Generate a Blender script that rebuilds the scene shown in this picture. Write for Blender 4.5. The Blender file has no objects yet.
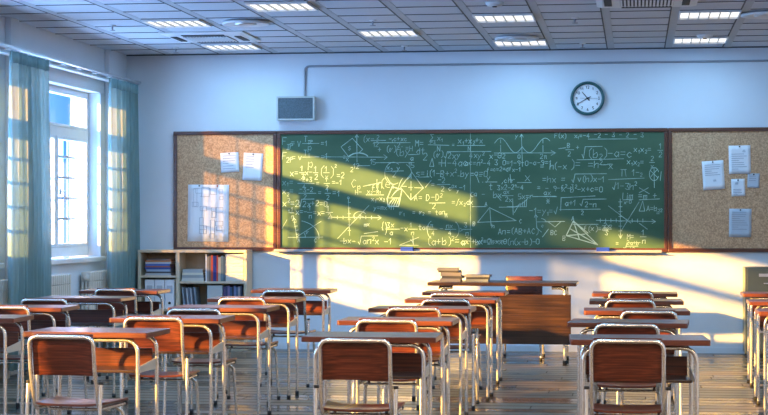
import bpy, math, random
from mathutils import Vector, Matrix
random.seed(7)
S = bpy.context.scene
COL = S.collection

# ------------------------------------------------------------------ helpers
class MB:
    """collects shapes, then links them as ONE mesh object"""
    def __init__(self):
        self.v = []; self.f = []; self.m = []; self.s = []
    def add(self, verts, faces, mat=0, smooth=False):
        o = len(self.v)
        self.v += [tuple(p) for p in verts]
        for fc in faces:
            self.f.append(tuple(i + o for i in fc)); self.m.append(mat); self.s.append(smooth)
        return self
    def hexa(self, p, mat=0):
        return self.add(p, [(0, 3, 2, 1), (4, 5, 6, 7), (0, 1, 5, 4), (1, 2, 6, 5), (2, 3, 7, 6), (3, 0, 4, 7)], mat)
    def box(self, x0, x1, y0, y1, z0, z1, mat=0):
        return self.hexa([(x0, y0, z0), (x1, y0, z0), (x1, y1, z0), (x0, y1, z0),
                          (x0, y0, z1), (x1, y0, z1), (x1, y1, z1), (x0, y1, z1)], mat)
    def prism(self, poly, axis, a, b, mat=0):
        """polygon in the two other axes, extruded from a to b along axis"""
        def P(q, t):
            if axis == 'x': return (t, q[0], q[1])
            if axis == 'y': return (q[0], t, q[1])
            return (q[0], q[1], t)
        n = len(poly)
        vs = [P(q, a) for q in poly] + [P(q, b) for q in poly]
        fs = [tuple(reversed(range(n))), tuple(range(n, 2 * n))]
        fs += [(i, (i + 1) % n, n + (i + 1) % n, n + i) for i in range(n)]
        return self.add(vs, fs, mat)
    def tube(self, pts, r, seg=10, mat=0, cap=True, closed=False):
        pts = [Vector(p) for p in pts]
        n = len(pts)
        rr = r if isinstance(r, (list, tuple)) else [r] * n
        tang = []
        for i in range(n):
            if closed: t = pts[(i + 1) % n] - pts[i - 1]
            else: t = pts[min(i + 1, n - 1)] - pts[max(i - 1, 0)]
            tang.append(t.normalized())
        up = Vector((0, 0, 1)) if abs(tang[0].z) < .9 else Vector((1, 0, 0))
        nrm = (up - tang[0] * up.dot(tang[0])).normalized()
        vs = []
        for i in range(n):
            nrm = (nrm - tang[i] * nrm.dot(tang[i])).normalized()
            b = tang[i].cross(nrm)
            for k in range(seg):
                a = 2 * math.pi * k / seg
                vs.append(pts[i] + (nrm * math.cos(a) + b * math.sin(a)) * rr[i])
        fs = []
        rng = n if closed else n - 1
        for i in range(rng):
            j = (i + 1) % n
            for k in range(seg):
                q = (k + 1) % seg
                fs.append((i * seg + k, i * seg + q, j * seg + q, j * seg + k))
        self.add(vs, fs, mat, True)
        if cap and not closed:
            self.add(vs[:seg], [tuple(reversed(range(seg)))], mat)
            self.add(vs[-seg:], [tuple(range(seg))], mat)
        return self
    def lathe(self, prof, c=(0, 0, 0), axis='z', seg=32, mat=0, smooth=True):
        """profile of (radius, height) turned about an axis through c"""
        vs = []
        for r, h in prof:
            for k in range(seg):
                a = 2 * math.pi * k / seg
                x, y = r * math.cos(a), r * math.sin(a)
                if axis == 'z': p = (c[0] + x, c[1] + y, c[2] + h)
                elif axis == 'y': p = (c[0] + x, c[1] - h, c[2] + y)
                else: p = (c[0] + h, c[1] + x, c[2] + y)
                vs.append(p)
        fs = []
        for i in range(len(prof) - 1):
            for k in range(seg):
                q = (k + 1) % seg
                fs.append((i * seg + k, i * seg + q, (i + 1) * seg + q, (i + 1) * seg + k))
        fs.append(tuple(reversed(range(seg))))
        fs.append(tuple(range((len(prof) - 1) * seg, len(prof) * seg)))
        return self.add(vs, fs, mat, smooth)
    def sheet(self, fn, nu, nv, th, mat=0, smooth=True):
        """solid sheet: fn(s,t) -> (point, normal)"""
        A = []; B = []
        for j in range(nv + 1):
            for i in range(nu + 1):
                p, n = fn(i / nu, j / nv); p = Vector(p); n = Vector(n).normalized()
                A.append(p + n * th / 2); B.append(p - n * th / 2)
        w = nu + 1; o = len(A); fs = []
        for j in range(nv):
            for i in range(nu):
                a = j * w + i
                fs.append((a, a + 1, a + w + 1, a + w))
                fs.append((o + a, o + a + w, o + a + w + 1, o + a + 1))
        for i in range(nu):
            fs.append((i, o + i, o + i + 1, i + 1)); a = nv * w + i
            fs.append((a, a + 1, o + a + 1, o + a))
        for j in range(nv):
            a = j * w; fs.append((a, a + w, o + a + w, o + a)); a = j * w + nu
            fs.append((a, o + a, o + a + w, a + w))
        return self.add(A + B, fs, mat, smooth)
    def build(self, name, mats, parent=None, bevel=0, loc=None):
        me = bpy.data.meshes.new(name)
        me.from_pydata(self.v, [], self.f)
        for m in (mats if isinstance(mats, (list, tuple)) else [mats]): me.materials.append(m)
        me.polygons.foreach_set('material_index', self.m)
        me.polygons.foreach_set('use_smooth', self.s)
        me.update()
        o = bpy.data.objects.new(name, me)
        COL.objects.link(o)
        if parent is not None: o.parent = parent
        if loc is not None: o.location = loc
        if bevel:
            b = o.modifiers.new('bevel', 'BEVEL'); b.width = bevel; b.segments = 2
            b.limit_method = 'ANGLE'; b.angle_limit = math.radians(50)
        return o

def rounded(pts, rad, n=6):
    """polyline with rounded corners; rad: one number or a list for inner points"""
    pts = [Vector(p) for p in pts]; out = [pts[0]]
    for i in range(1, len(pts) - 1):
        r = rad[i - 1] if isinstance(rad, (list, tuple)) else rad
        a, b, c = pts[i - 1], pts[i], pts[i + 1]
        u = (a - b).normalized(); w = (c - b).normalized()
        ang = u.angle(w)
        d = min(r / math.tan(ang / 2), (a - b).length * .49, (c - b).length * .49)
        p0, p2 = b + u * d, b + w * d
        for k in range(n + 1):
            t = k / n
            out.append(p0 * (1 - t) ** 2 * 1 + b * 2 * t * (1 - t) + p2 * t * t)
    out.append(pts[-1])
    return out

def tag(o, label, cat, group=None):
    o['label'] = label; o['category'] = cat
    if group: o['group'] = group
    return o
def empty(name, loc, rz=0):
    o = bpy.data.objects.new(name, None); COL.objects.link(o)
    o.empty_display_size = .1; o.location = loc; o.rotation_euler = (0, 0, rz)
    return o
def struct(o):
    o['kind'] = 'structure'; return o
def copy_tree(o, parent=None):
    c = o.copy(); COL.objects.link(c)
    if parent is not None: c.parent = parent
    for ch in list(o.children): copy_tree(ch, c)
    return c

# ------------------------------------------------------------------ materials
def newmat(name):
    m = bpy.data.materials.new(name); m.use_nodes = True
    nt = m.node_tree; return m, nt, nt.nodes['Principled BSDF']
def setp(p, **k):
    for a, b in k.items():
        n = {'col': 'Base Color', 'rough': 'Roughness', 'metal': 'Metallic', 'spec': 'Specular IOR Level', 'coat': 'Coat Weight',
             'coatr': 'Coat Roughness', 'em': 'Emission Color', 'ems': 'Emission Strength', 'alpha': 'Alpha', 'trans': 'Transmission Weight'}[a]
        if isinstance(b, tuple): b = b + (1,) if len(b) == 3 else b
        p.inputs[n].default_value = b
def noise_col(nt, scale, c0, c1, mapscale=(1, 1, 1), lo=.35, hi=.65, detail=4, rand=False, coord='Object'):
    tc = nt.nodes.new('ShaderNodeTexCoord'); mp = nt.nodes.new('ShaderNodeMapping')
    mp.inputs['Scale'].default_value = mapscale
    nt.links.new(tc.outputs[coord], mp.inputs['Vector'])
    if rand:
        oi = nt.nodes.new('ShaderNodeObjectInfo'); mu = nt.nodes.new('ShaderNodeMath'); mu.operation = 'MULTIPLY'
        mu.inputs[1].default_value = 37.; nt.links.new(oi.outputs['Random'], mu.inputs[0])
        nt.links.new(mu.outputs[0], mp.inputs['Location'])
    no = nt.nodes.new('ShaderNodeTexNoise'); no.inputs['Scale'].default_value = scale; no.inputs['Detail'].default_value = detail
    nt.links.new(mp.outputs[0], no.inputs['Vector'])
    cr = nt.nodes.new('ShaderNodeValToRGB')
    cr.color_ramp.elements[0].position = lo; cr.color_ramp.elements[1].position = hi
    cr.color_ramp.elements[0].color = c0 + (1,); cr.color_ramp.elements[1].color = c1 + (1,)
    nt.links.new(no.outputs['Fac'], cr.inputs['Fac'])
    return no, cr
def plain(name, col, rough=.5, metal=0, var=.06, scale=9, **k):
    m, nt, p = newmat(name)
    c0 = tuple(max(0, c * (1 - var)) for c in col); c1 = tuple(min(1, c * (1 + var)) for c in col)
    no, cr = noise_col(nt, scale, c0, c1)
    nt.links.new(cr.outputs[0], p.inputs['Base Color'])
    setp(p, rough=rough, metal=metal, **k)
    return m
def wood(name, c0, c1, c2, rough=.32, mapscale=(1.1, 55, 55), coat=.25):
    m, nt, p = newmat(name)
    no, cr = noise_col(nt, 2.2, c0, c2, mapscale, .3, .72, 6, True)
    e = cr.color_ramp.elements.new(.5); e.color = c1 + (1,)
    nt.links.new(cr.outputs[0], p.inputs['Base Color'])
    bu = nt.nodes.new('ShaderNodeBump'); bu.inputs['Strength'].default_value = .06; bu.inputs['Distance'].default_value = .002
    nt.links.new(no.outputs['Fac'], bu.inputs['Height']); nt.links.new(bu.outputs[0], p.inputs['Normal'])
    setp(p, rough=rough, coat=coat, coatr=.15)
    return m

M = {}
M['wall'] = plain('wall_paint', (.69, .73, .78), .85, var=.02, scale=2)
M['white'] = plain('white_paint', (.78, .79, .8), .45, var=.02)
M['wood'] = wood('red_brown_laminate', (.038, .008, .0045), (.090, .0185, .009), (.175, .040, .020))
M['wood_top'] = wood('red_brown_laminate_top', (.080, .0175, .009), (.118, .029, .015), (.165, .046, .024), .36)
M['wood_dark'] = wood('dark_brown_laminate', (.017, .007, .004), (.036, .015, .0085), (.068, .030, .018))
M['frame_wood'] = wood('dark_red_frame_wood', (.055, .014, .007), (.085, .023, .011), (.125, .036, .018), .35)
M['steel'] = plain('satin_chrome', (.84, .79, .72), .25, .85, var=.03)
M['cream_metal'] = plain('cream_lacquered_steel', (.62, .53, .42), .4, var=.03)
M['rubber'] = plain('black_rubber', (.015, .014, .014), .6)
M['silver'] = plain('silver_aluminium', (.6, .61, .64), .35, .8, var=.03)
M['tile'] = plain('mineral_fibre_tile', (.60, .64, .70), .9, var=.05, scale=120)
M['band'] = plain('ceiling_band', (.47, .505, .55), .7, var=.03)
M['tee'] = plain('ceiling_tee', (.075, .085, .10), .7)
M['bar'] = plain('grey_painted_bar', (.22, .32, .42), .5)
M['tray'] = plain('grey_tray_aluminium', (.33, .34, .37), .45, .3, var=.03)
M['cream'] = plain('radiator_cream', (.66, .60, .52), .4, var=.03)
M['shelfwood'] = plain('pale_birch_board', (.60, .50, .36), .45, var=.06, scale=4)
M['shelfback'] = plain('birch_back_board', (.42, .34, .24), .6, var=.06, scale=4)
M['cabinet'] = plain('grey_green_steel', (.10, .125, .11), .4, var=.04)
M['teal_rim'] = plain('teal_clock_rim', (.025, .10, .105), .35)
M['black'] = plain('black_print', (.02, .02, .022), .6)
M['paper'] = plain('white_paper', (.80, .82, .86), .8, var=.015)
M['greypaper'] = plain('grey_paper', (.50, .55, .62), .8, var=.02)
M['ink'] = plain('grey_ink', (.24, .27, .34), .8)
M['speaker_cloth'] = plain('grey_speaker_cloth', (.10, .13, .15), .9, var=.2, scale=90)
M['speaker_box'] = plain('pale_grey_box', (.50, .52, .50), .5, var=.02)
M['pipe'] = plain('grey_conduit', (.30, .32, .36), .5)
M['acwhite'] = plain('white_plastic', (.74, .76, .78), .4, var=.02)
M['dark'] = plain('dark_slot', (.02, .022, .025), .7)
M['blue'] = plain('blue_felt_eraser', (.003, .045, .48), .6)
M['facade'] = plain('white_render_facade', (.80, .80, .80), .9, var=.03)
M['facade_blue'] = plain('blue_grey_facade', (.035, .075, .11), .9, var=.05)
M['win_dark'] = plain('facade_window', (.10, .16, .22), .2)
M['red_bulb'] = plain('sprinkler_bulb', (.5, .08, .05), .3)

def cork():
    m, nt, p = newmat('cork')
    no, cr = noise_col(nt, 75, (.42, .235, .125), (.68, .43, .25), lo=.36, hi=.64, detail=4)
    nt.links.new(cr.outputs[0], p.inputs['Base Color']); setp(p, rough=.95); return m
M['cork'] = cork()
def chalkgreen():
    m, nt, p = newmat('green_chalkboard')
    no, cr = noise_col(nt, 1.6, (.044, .102, .056), (.080, .150, .086), (1, 1, 2.2), .3, .75, 5)
    nt.links.new(cr.outputs[0], p.inputs['Base Color']); setp(p, rough=.62, spec=.3); return m
M['board'] = chalkgreen()
M['chalk'] = plain('chalk_line', (.34, .50, .42), .95, var=.25, scale=14)

def floor_mat():
    m, nt, p = newmat('dark_oak_planks')
    L = nt.links
    tc = nt.nodes.new('ShaderNodeTexCoord')
    br = nt.nodes.new('ShaderNodeTexBrick')
    br.offset = 0; br.inputs['Scale'].default_value = 1
    br.inputs['Brick Width'].default_value = 2.6; br.inputs['Row Height'].default_value = .2
    br.inputs['Mortar Size'].default_value = .004; br.inputs['Mortar Smooth'].default_value = .3
    br.inputs['Color1'].default_value = (0, 0, 0, 1); br.inputs['Color2'].default_value = (1, 1, 1, 1); br.inputs['Mortar'].default_value = (.5, .5, .5, 1)
    # every row of planks is shifted by its own amount
    sx = nt.nodes.new('ShaderNodeSeparateXYZ'); L.new(tc.outputs['Object'], sx.inputs[0])
    dv = nt.nodes.new('ShaderNodeMath'); dv.operation = 'DIVIDE'; dv.inputs[1].default_value = .2; L.new(sx.outputs['Y'], dv.inputs[0])
    fl = nt.nodes.new('ShaderNodeMath'); fl.operation = 'FLOOR'; L.new(dv.outputs[0], fl.inputs[0])
    wn = nt.nodes.new('ShaderNodeTexWhiteNoise'); wn.noise_dimensions = '1D'; L.new(fl.outputs[0], wn.inputs['W'])
    xo = nt.nodes.new('ShaderNodeMath'); xo.operation = 'MULTIPLY_ADD'; xo.inputs[1].default_value = 7.3; L.new(wn.outputs['Value'], xo.inputs[0]); L.new(sx.outputs['X'], xo.inputs[2])
    cx = nt.nodes.new('ShaderNodeCombineXYZ'); L.new(xo.outputs[0], cx.inputs['X']); L.new(sx.outputs['Y'], cx.inputs['Y'])
    L.new(cx.outputs[0], br.inputs['Vector'])
    base = nt.nodes.new('ShaderNodeValToRGB')
    base.color_ramp.elements[0].color = (.05, .038, .028, 1); base.color_ramp.elements[1].color = (.27, .195, .125, 1)
    L.new(br.outputs['Color'], base.inputs['Fac'])
    no, cr = noise_col(nt, 2.5, (.5, .48, .46), (1.25, 1.2, 1.15), (.9, 30, 1), .3, .7, 6)
    mx = nt.nodes.new('ShaderNodeMix'); mx.data_type = 'RGBA'; mx.blend_type = 'MULTIPLY'; mx.inputs['Factor'].default_value = 1
    L.new(base.outputs['Color'], mx.inputs['A']); L.new(cr.outputs[0], mx.inputs['B'])
    gap = nt.nodes.new('ShaderNodeMix'); gap.data_type = 'RGBA'; gap.inputs['B'].default_value = (.006, .005, .005, 1)
    fr_ = nt.nodes.new('ShaderNodeMath'); fr_.operation = 'FRACT'; L.new(dv.outputs[0], fr_.inputs[0])
    lt = nt.nodes.new('ShaderNodeMath'); lt.operation = 'LESS_THAN'; lt.inputs[1].default_value = .085; L.new(fr_.outputs[0], lt.inputs[0])
    sc_ = nt.nodes.new('ShaderNodeMath'); sc_.operation = 'MULTIPLY'; sc_.inputs[1].default_value = .6; L.new(br.outputs['Fac'], sc_.inputs[0])
    gf = nt.nodes.new('ShaderNodeMath'); gf.operation = 'MAXIMUM'; L.new(sc_.outputs[0], gf.inputs[0]); L.new(lt.outputs[0], gf.inputs[1])
    L.new(gf.outputs[0], gap.inputs['Factor']); L.new(mx.outputs['Result'], gap.inputs['A'])
    L.new(gap.outputs['Result'], p.inputs['Base Color'])
    # each plank has its own polish; the gaps are dull
    ma = nt.nodes.new('ShaderNodeMath'); ma.operation = 'MULTIPLY_ADD'; ma.inputs[1].default_value = .22; ma.inputs[2].default_value = .08
    L.new(br.outputs['Color'], ma.inputs[0])
    mb = nt.nodes.new('ShaderNodeMath'); mb.operation = 'MULTIPLY_ADD'; mb.inputs[1].default_value = .16
    L.new(no.outputs['Fac'], mb.inputs[0]); L.new(ma.outputs[0], mb.inputs[2])
    mc = nt.nodes.new('ShaderNodeMath'); mc.operation = 'ADD'; L.new(mb.outputs[0], mc.inputs[0]); L.new(gf.outputs[0], mc.inputs[1])
    L.new(mc.outputs[0], p.inputs['Roughness'])
    sp_ = nt.nodes.new('ShaderNodeMath'); sp_.operation = 'MULTIPLY_ADD'; sp_.inputs[1].default_value = -.42; sp_.inputs[2].default_value = .42
    L.new(gf.outputs[0], sp_.inputs[0]); L.new(sp_.outputs[0], p.inputs['Specular IOR Level'])
    hs = nt.nodes.new('ShaderNodeMath'); hs.operation = 'MULTIPLY_ADD'; hs.inputs[1].default_value = -1.; L.new(gf.outputs[0], hs.inputs[0])
    hn = nt.nodes.new('ShaderNodeMath'); hn.operation = 'MULTIPLY'; hn.inputs[1].default_value = .25; L.new(no.outputs['Fac'], hn.inputs[0]); L.new(hn.outputs[0], hs.inputs[2])
    bu = nt.nodes.new('ShaderNodeBump'); bu.inputs['Strength'].default_value = .3; bu.inputs['Distance'].default_value = .004
    L.new(hs.outputs[0], bu.inputs['Height']); L.new(bu.outputs[0], p.inputs['Normal'])
    return m
M['floor'] = floor_mat()

def curtain_mat():
    m, nt, p = newmat('teal_curtain_cloth')
    L = nt.links
    no, cr = noise_col(nt, 6, (.19, .35, .37), (.26, .43, .45), (8, 8, 1))
    L.new(cr.outputs[0], p.inputs['Base Color']); setp(p, rough=.95, spec=.1)
    tr = nt.nodes.new('ShaderNodeBsdfTranslucent'); tr.inputs['Color'].default_value = (.74, .60, .44, 1)
    mx = nt.nodes.new('ShaderNodeMixShader'); mx.inputs[0].default_value = .30
    tp = nt.nodes.new('ShaderNodeBsdfTransparent'); mx2 = nt.nodes.new('ShaderNodeMixShader'); mx2.inputs[0].default_value = .40   # loosely woven cloth
    out = nt.nodes['Material Output']
    L.new(p.outputs[0], mx.inputs[1]); L.new(tr.outputs[0], mx.inputs[2]); L.new(mx.outputs[0], mx2.inputs[1]); L.new(tp.outputs[0], mx2.inputs[2]); L.new(mx2.outputs[0], out.inputs['Surface'])
    return m
M['curtain'] = curtain_mat()
M['curtain_head'] = plain('teal_curtain_heading', (.22, .36, .38), .95, var=.1)

def glass_mat():
    m, nt, p = newmat('window_glass')
    L = nt.links; nt.nodes.remove(p)
    t = nt.nodes.new('ShaderNodeBsdfTransparent'); t.inputs['Color'].default_value = (.96, .98, 1, 1)
    g = nt.nodes.new('ShaderNodeBsdfGlossy'); g.inputs['Roughness'].default_value = .02
    mx = nt.nodes.new('ShaderNodeMixShader'); mx.inputs[0].default_value = .05
    L.new(t.outputs[0], mx.inputs[1]); L.new(g.outputs[0], mx.inputs[2])
    L.new(mx.outputs[0], nt.nodes['Material Output'].inputs['Surface'])
    return m
M['glass'] = glass_mat()
def emis(name, col, s):
    m, nt, p = newmat(name)
    setp(p, col=(.8, .8, .8), em=col, ems=s, rough=.5); return m
M['lamp'] = emis('lamp_diffuser', (1.0, .96, .92), 1.1)

# ------------------------------------------------------------------ dimensions (metres)
BACK = 18.2; LEFT = -5.37; RIGHT = 3.7; REAR = -3.0; CEIL = 3.08

# ------------------------------------------------------------------ room shell
struct(MB().box(-5.7, RIGHT + .2, REAR, BACK + .2, -.12, 0).build('floor', M['floor']))
struct(MB().box(-5.7, RIGHT + .2, BACK, BACK + .2, 0, CEIL + .1).build('wall_back', M['wall']))
struct(MB().box(-5.7, RIGHT + .2, REAR - .2, REAR, 0, CEIL + .1).build('wall_rear', M['wall']))
struct(MB().box(RIGHT, RIGHT + .2, REAR, BACK, 0, CEIL + .1).build('wall_right', M['wall']))

BAY = 2.93
bays = [16.19 - BAY * k for k in range(4)]           # centre of each window bay
WX0, WX1 = LEFT - .27, LEFT                          # wall thickness
HW = 1.26; Z0, Z1 = .96, 2.625                        # opening half width, sill and head heights
w = MB()
w.box(WX0, WX1, REAR, BACK, 0, Z0); w.box(WX0, WX1, REAR, BACK, Z1, CEIL + .1)
edges = [BACK] + [e for c in bays for e in (c + HW, c - HW)] + [REAR]
for i in range(0, len(edges), 2): w.box(WX0, WX1, edges[i + 1], edges[i], Z0, Z1)
for c in bays:                                       # piers standing a little proud of the wall
    w.box(LEFT, LEFT + .055, c - HW - .24, c - HW - .03, 0, CEIL)
w.box(LEFT, LEFT + .055, bays[0] + HW + .14, BACK, 0, CEIL)
struct(w.build('wall_left', M['wall'], bevel=.006))

# ceiling: band grid with tiles, one structure object
c = MB()
PX, PY, BW = .5755, .534, .066
bandx = [-.25 + PX * k for k in range(-9, 7)]
c.box(-5.7, RIGHT + .2, REAR, BACK, CEIL + .016, CEIL + .12, 2)
rows = [BACK - .03 - PY * j for j in range(0, 17)]
for i in range(len(bandx)):
    x = bandx[i]
    c.box(x - BW / 2, x + BW / 2, 9.2, BACK, CEIL - .002, CEIL + .02, 1)
    c.box(x - BW / 2 - .011, x - BW / 2 - .0005, 9.2, BACK, CEIL - .004, CEIL + .01, 2)
    xa = x + BW / 2 + .001; xb = (bandx[i + 1] if i + 1 < len(bandx) else RIGHT + BW / 2) - BW / 2 - .012
    for j in range(len(rows) - 1):
        c.box(xa, xb, rows[j + 1] + .008, rows[j] - .008, CEIL, CEIL + .02, 0)
        c.box(xa, xb, rows[j + 1] - .005, rows[j + 1] + .005, CEIL - .005, CEIL + .01, 2)
for j in range(len(rows) - 1):
    c.box(LEFT, bandx[0] - BW / 2 - .012, rows[j + 1] + .008, rows[j] - .008, CEIL, CEIL + .02, 0)
    c.box(LEFT, bandx[0] - BW / 2 - .012, rows[j + 1] - .005, rows[j + 1] + .005, CEIL - .005, CEIL + .01, 2)
c.box(LEFT, RIGHT, REAR, rows[-1], CEIL, CEIL + .02, 0)
struct(c.build('ceiling', [M['tile'], M['band'], M['tee']]))

# shadow-gap line where ceiling meets the back wall, and skirting
struct(MB().box(LEFT, RIGHT, BACK - .012, BACK, CEIL - .012, CEIL).build('trim_1', M['tee']))
struct(MB().box(LEFT + .06, RIGHT, BACK - .014, BACK, 0, .06).build('baseboard_back', M['wall']))

# windows
GX = LEFT - .17
for k, cy in enumerate(bays):
    fr = MB()
    y0, y1 = cy - HW, cy + HW
    t = .045; zt0, zt1 = 2.105, 2.285                     # transom zone
    fr.box(GX - .04, GX + .04, y0, y1, Z0 + .02, Z0 + .12); fr.box(GX - .04, GX + .04, y0, y1, Z1 - .035, Z1)
    fr.box(GX - .04, GX + .04, y0, y0 + t, Z0 + .12, Z1 - .035); fr.box(GX - .04, GX + .04, y1 - t, y1, Z0 + .12, Z1 - .035)
    mu = cy + .24
    if k == 0: fr.box(GX - .045, GX + .045, mu - .025, mu + .025, Z0 + .12, zt0 + .045)
    for a, b in ((y0 + t, y1 - t),):
        fr.box(GX - .043, GX + .043, a, b, zt0 + .045, zt1 - .045)
    win = struct(fr.build('window_%d' % (k + 1), M['white'], bevel=.006))
    lower = [(y0 + t, mu - .025), (mu + .025, y1 - t)] if k == 0 else [(y0 + t, y1 - t)]
    for a, b, za, zb in [(a, b, Z0 + .12, zt0 + .045) for a, b in lower] + [(y0 + t, y1 - t, zt1 - .045, Z1 - .035)]:
            s = MB(); q = .03
            s.box(GX - .03, GX + .05, a, b, za, za + q); s.box(GX - .03, GX + .05, a, b, zb - q, zb)
            s.box(GX - .03, GX + .05, a, a + q, za + q, zb - q); s.box(GX - .03, GX + .05, b - q, b, za + q, zb - q)
            so = s.build('window_sash', M['white'], win, bevel=.005)
            MB().box(GX - .004, GX + .004, a + q, b - q, za + q, zb - q).build('pane', M['glass'], so)
    g = MB()
    for z in (1.352, 1.556, 1.76, 1.964):
        g.box(GX - .085, GX - .062, y0, y1, z - .012, z + .012)
    for i in range(1, 8):
        yy = y0 + (y1 - y0) * i / 8
        g.box(GX - .08, GX - .067, yy - .008, yy + .008, Z0 + .12, zt1 - .04)
    g.build('security_bars', M['bar'], win)
    if k < 2:
        MB().box(GX + .05, LEFT + .05, y0 - .03, y1 + .03, Z0 - .035, Z0 + .012).build('window_sill', M['white'], win, bevel=.008)
        h = MB(); hy = mu + .08; h.box(GX + .0505, GX + .066, hy - .015, hy + .015, 1.58, 1.64); h.tube(rounded([(GX + .066, hy, 1.61), (GX + .10, hy, 1.61), (GX + .10, hy, 1.48)], .01, 3), .009, 8)
        h.build('window_handle', M['silver'], win)

# curtain rail with brackets
cr_ = empty('curtain_rail', (LEFT + .20, 16, 2.785))
tag(cr_, 'white curtain rail on wall brackets running above the windows', 'curtain rail')
MB().box(-.035, .012, -4.2, BACK - 16 - .002, -.012, .012).build('rail', M['silver'], cr_, bevel=.003)
MB().box(-.14, -.065, -4.2, BACK - 16 - .002, -.045, -.028).build('cover_strip', M['white'], cr_, bevel=.003)
yb = -3.6
while yb < 2.1:
    MB().box(-.145, -.02, yb - .045, yb + .045, -.022, .016).build('bracket', M['white'], cr_, bevel=.004); yb += .48

def curtain(y0, y1, zb, label, folds, seed):
    rnd = random.Random(seed)
    ph = [rnd.uniform(-.5, .5) for _ in range(folds * 2 + 2)]; amp = [rnd.uniform(.6, 1.15) for _ in range(folds * 2 + 2)]
    root = empty('curtain', (LEFT + .20, (y0 + y1) / 2, zb)); tag(root, label, 'curtain', None)
    h = 2.752 - zb; L = y1 - y0
    def fn(s, t):
        a = s * folds * 2 * math.pi; i = int(s * folds * 2) % len(ph)
        A = (.018 + .02 * min(1, (1 - t) * 2.2)) * (amp[i] * .3 + .7)
        x = A * math.sin(a + .35 * math.sin(2.1 * t + s * 9)) + .006 * math.sin(a * 2.3 + 1)
        y = (s - .5) * L * (1 + .03 * (1 - t)) + .012 * math.sin(a * .5 + t * 3)
        return (x, y, h * t), (1, -.5 * math.cos(a), 0)
    MB().sheet(fn, folds * 12, 14, .002).build('cloth', M['curtain'], root)
    def fh(s, t):
        p, n = fn(s, .965 + .035 * t); return (p[0] + .004, p[1], p[2]), n
    MB().sheet(fh, folds * 12, 1, .004).build('heading_tape', M['curtain_head'], root)
    return root
curtain(14.25, 15.26, .08, 'left teal pleated curtain hanging at the near side of the window', 9, 3)
curtain(17.09, 18.12, .08, 'right teal pleated curtain hanging in the corner beside the back wall', 9, 5)

curtain(11.3, 12.75, .08, 'unseen teal pleated curtain between the second and third window, added to shade the cabinet', 11, 8)  # unseen curtain added to keep the sun off the filing cabinet

# radiators
def radiator(y0, y1, label):
    root = empty('radiator', (LEFT + .075, (y0 + y1) / 2, 0)); tag(root, label, 'radiator', 'cream column radiators under the windows')
    n = max(3, round((y1 - y0) / .058)); p = (y1 - y0) / n
    b = MB()
    for i in range(n):
        yc = (i + .5) * p - (y1 - y0) / 2
        for xo in (-.036, 0, .036):
            b.box(xo - .012, xo + .012, yc - p * .40, yc + p * .40, .22, .74)
        b.box(-.05, .05, yc - p * .42, yc + p * .42, .74, .835); b.box(-.05, .05, yc - p * .42, yc + p * .42, .13, .22)
    b.build('column', M['cream'], root, bevel=.009)
    e = MB(); e.lathe([(.0, .0), (.034, .0), (.034, .016), (.0, .016)], (0, -(y1 - y0) / 2 + .0, .785), 'y', 20)
    e.lathe([(.0, .0), (.034, .0), (.034, .016), (.0, .016)], (0, -(y1 - y0) / 2 + .0, .175), 'y', 20)
    e.build('end_plug', M['cream'], root)
    f = MB()
    for s in (-1, 1): f.box(-.045, .045, s * ((y1 - y0) / 2 - p) - .012, s * ((y1 - y0) / 2 - p) + .012, 0, .14)
    f.build('foot', M['cream'], root)
    pi = MB(); pi.tube([(-.072, (y1 - y0) / 2 - .06, .17), (-.02, (y1 - y0) / 2 - .06, .17)], .012, 8); pi.build('inlet_pipe', M['cream'], root)
radiator(13.6, 14.53, 'cream radiator left of the left curtain at the photo edge')
radiator(15.2, 16.13, 'cream radiator under the window just right of the left curtain')
radiator(16.72, 17.5, 'cream radiator beside the right curtain showing its end slots')

# ------------------------------------------------------------------ ceiling fittings
def ceil_light(x, y, label):
    root = empty('ceiling_light', (x, y, CEIL)); tag(root, label, 'ceiling light', 'recessed louvre lights in the ceiling')
    W, Dp = .2545, .25
    f = MB()
    f.box(-W, W, -Dp, -Dp + .012, -.022, -.0005); f.box(-W, W, Dp - .012, Dp, -.022, -.0005)
    f.box(-W, -W + .012, -Dp + .012, Dp - .012, -.022, -.0005); f.box(W - .012, W, -Dp + .012, Dp - .012, -.022, -.0005)
    f.build('frame', M['acwhite'], root)
    MB().box(-W + .012, W - .012, -Dp + .012, Dp - .012, -.006, -.001).build('diffuser', M['lamp'], root)
    for k in range(1, 6):
        xx = -W + 2 * W * k / 6
        MB().box(xx - .004, xx + .004, -Dp + .012, Dp - .012, -.022, -.0062).build('louvre', M['speaker_box'], root)
colx = lambda k: -.25 + PX * (k + .5)
rowy = lambda j: BACK - .03 - PY * (j + .5)
lights = [(-7, 1, 'lit square ceiling light nearest the left curtain, beside the wall corner'),
          (-7, 5, 'lit louvre light between the left air conditioner and the left wall'),
          (-5, 7, 'lit louvre light at the top of the photo, left of centre'),
          (-4, 3, 'lit louvre light above the middle of the chalkboard, alone in its row'),
          (-2, 5, 'front one of the two lit lights left of the clock'),
          (-2, 1, 'rear one of the two lit lights left of the clock, close to the back wall'),
          (1, 5, 'front one of the two lit lights at the right side of the ceiling'),
          (1, 1, 'rear one of the two lit lights at the right, close to the back wall')]
lights[0] = (-7, 1, 'lit louvre light between the left air conditioner and the back wall')
lights[1] = (-7, 5, 'lit louvre light on the near side of the left air conditioner')
for k, j, lb in lights: ceil_light(colx(k) - .001, rowy(j), lb)

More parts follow.
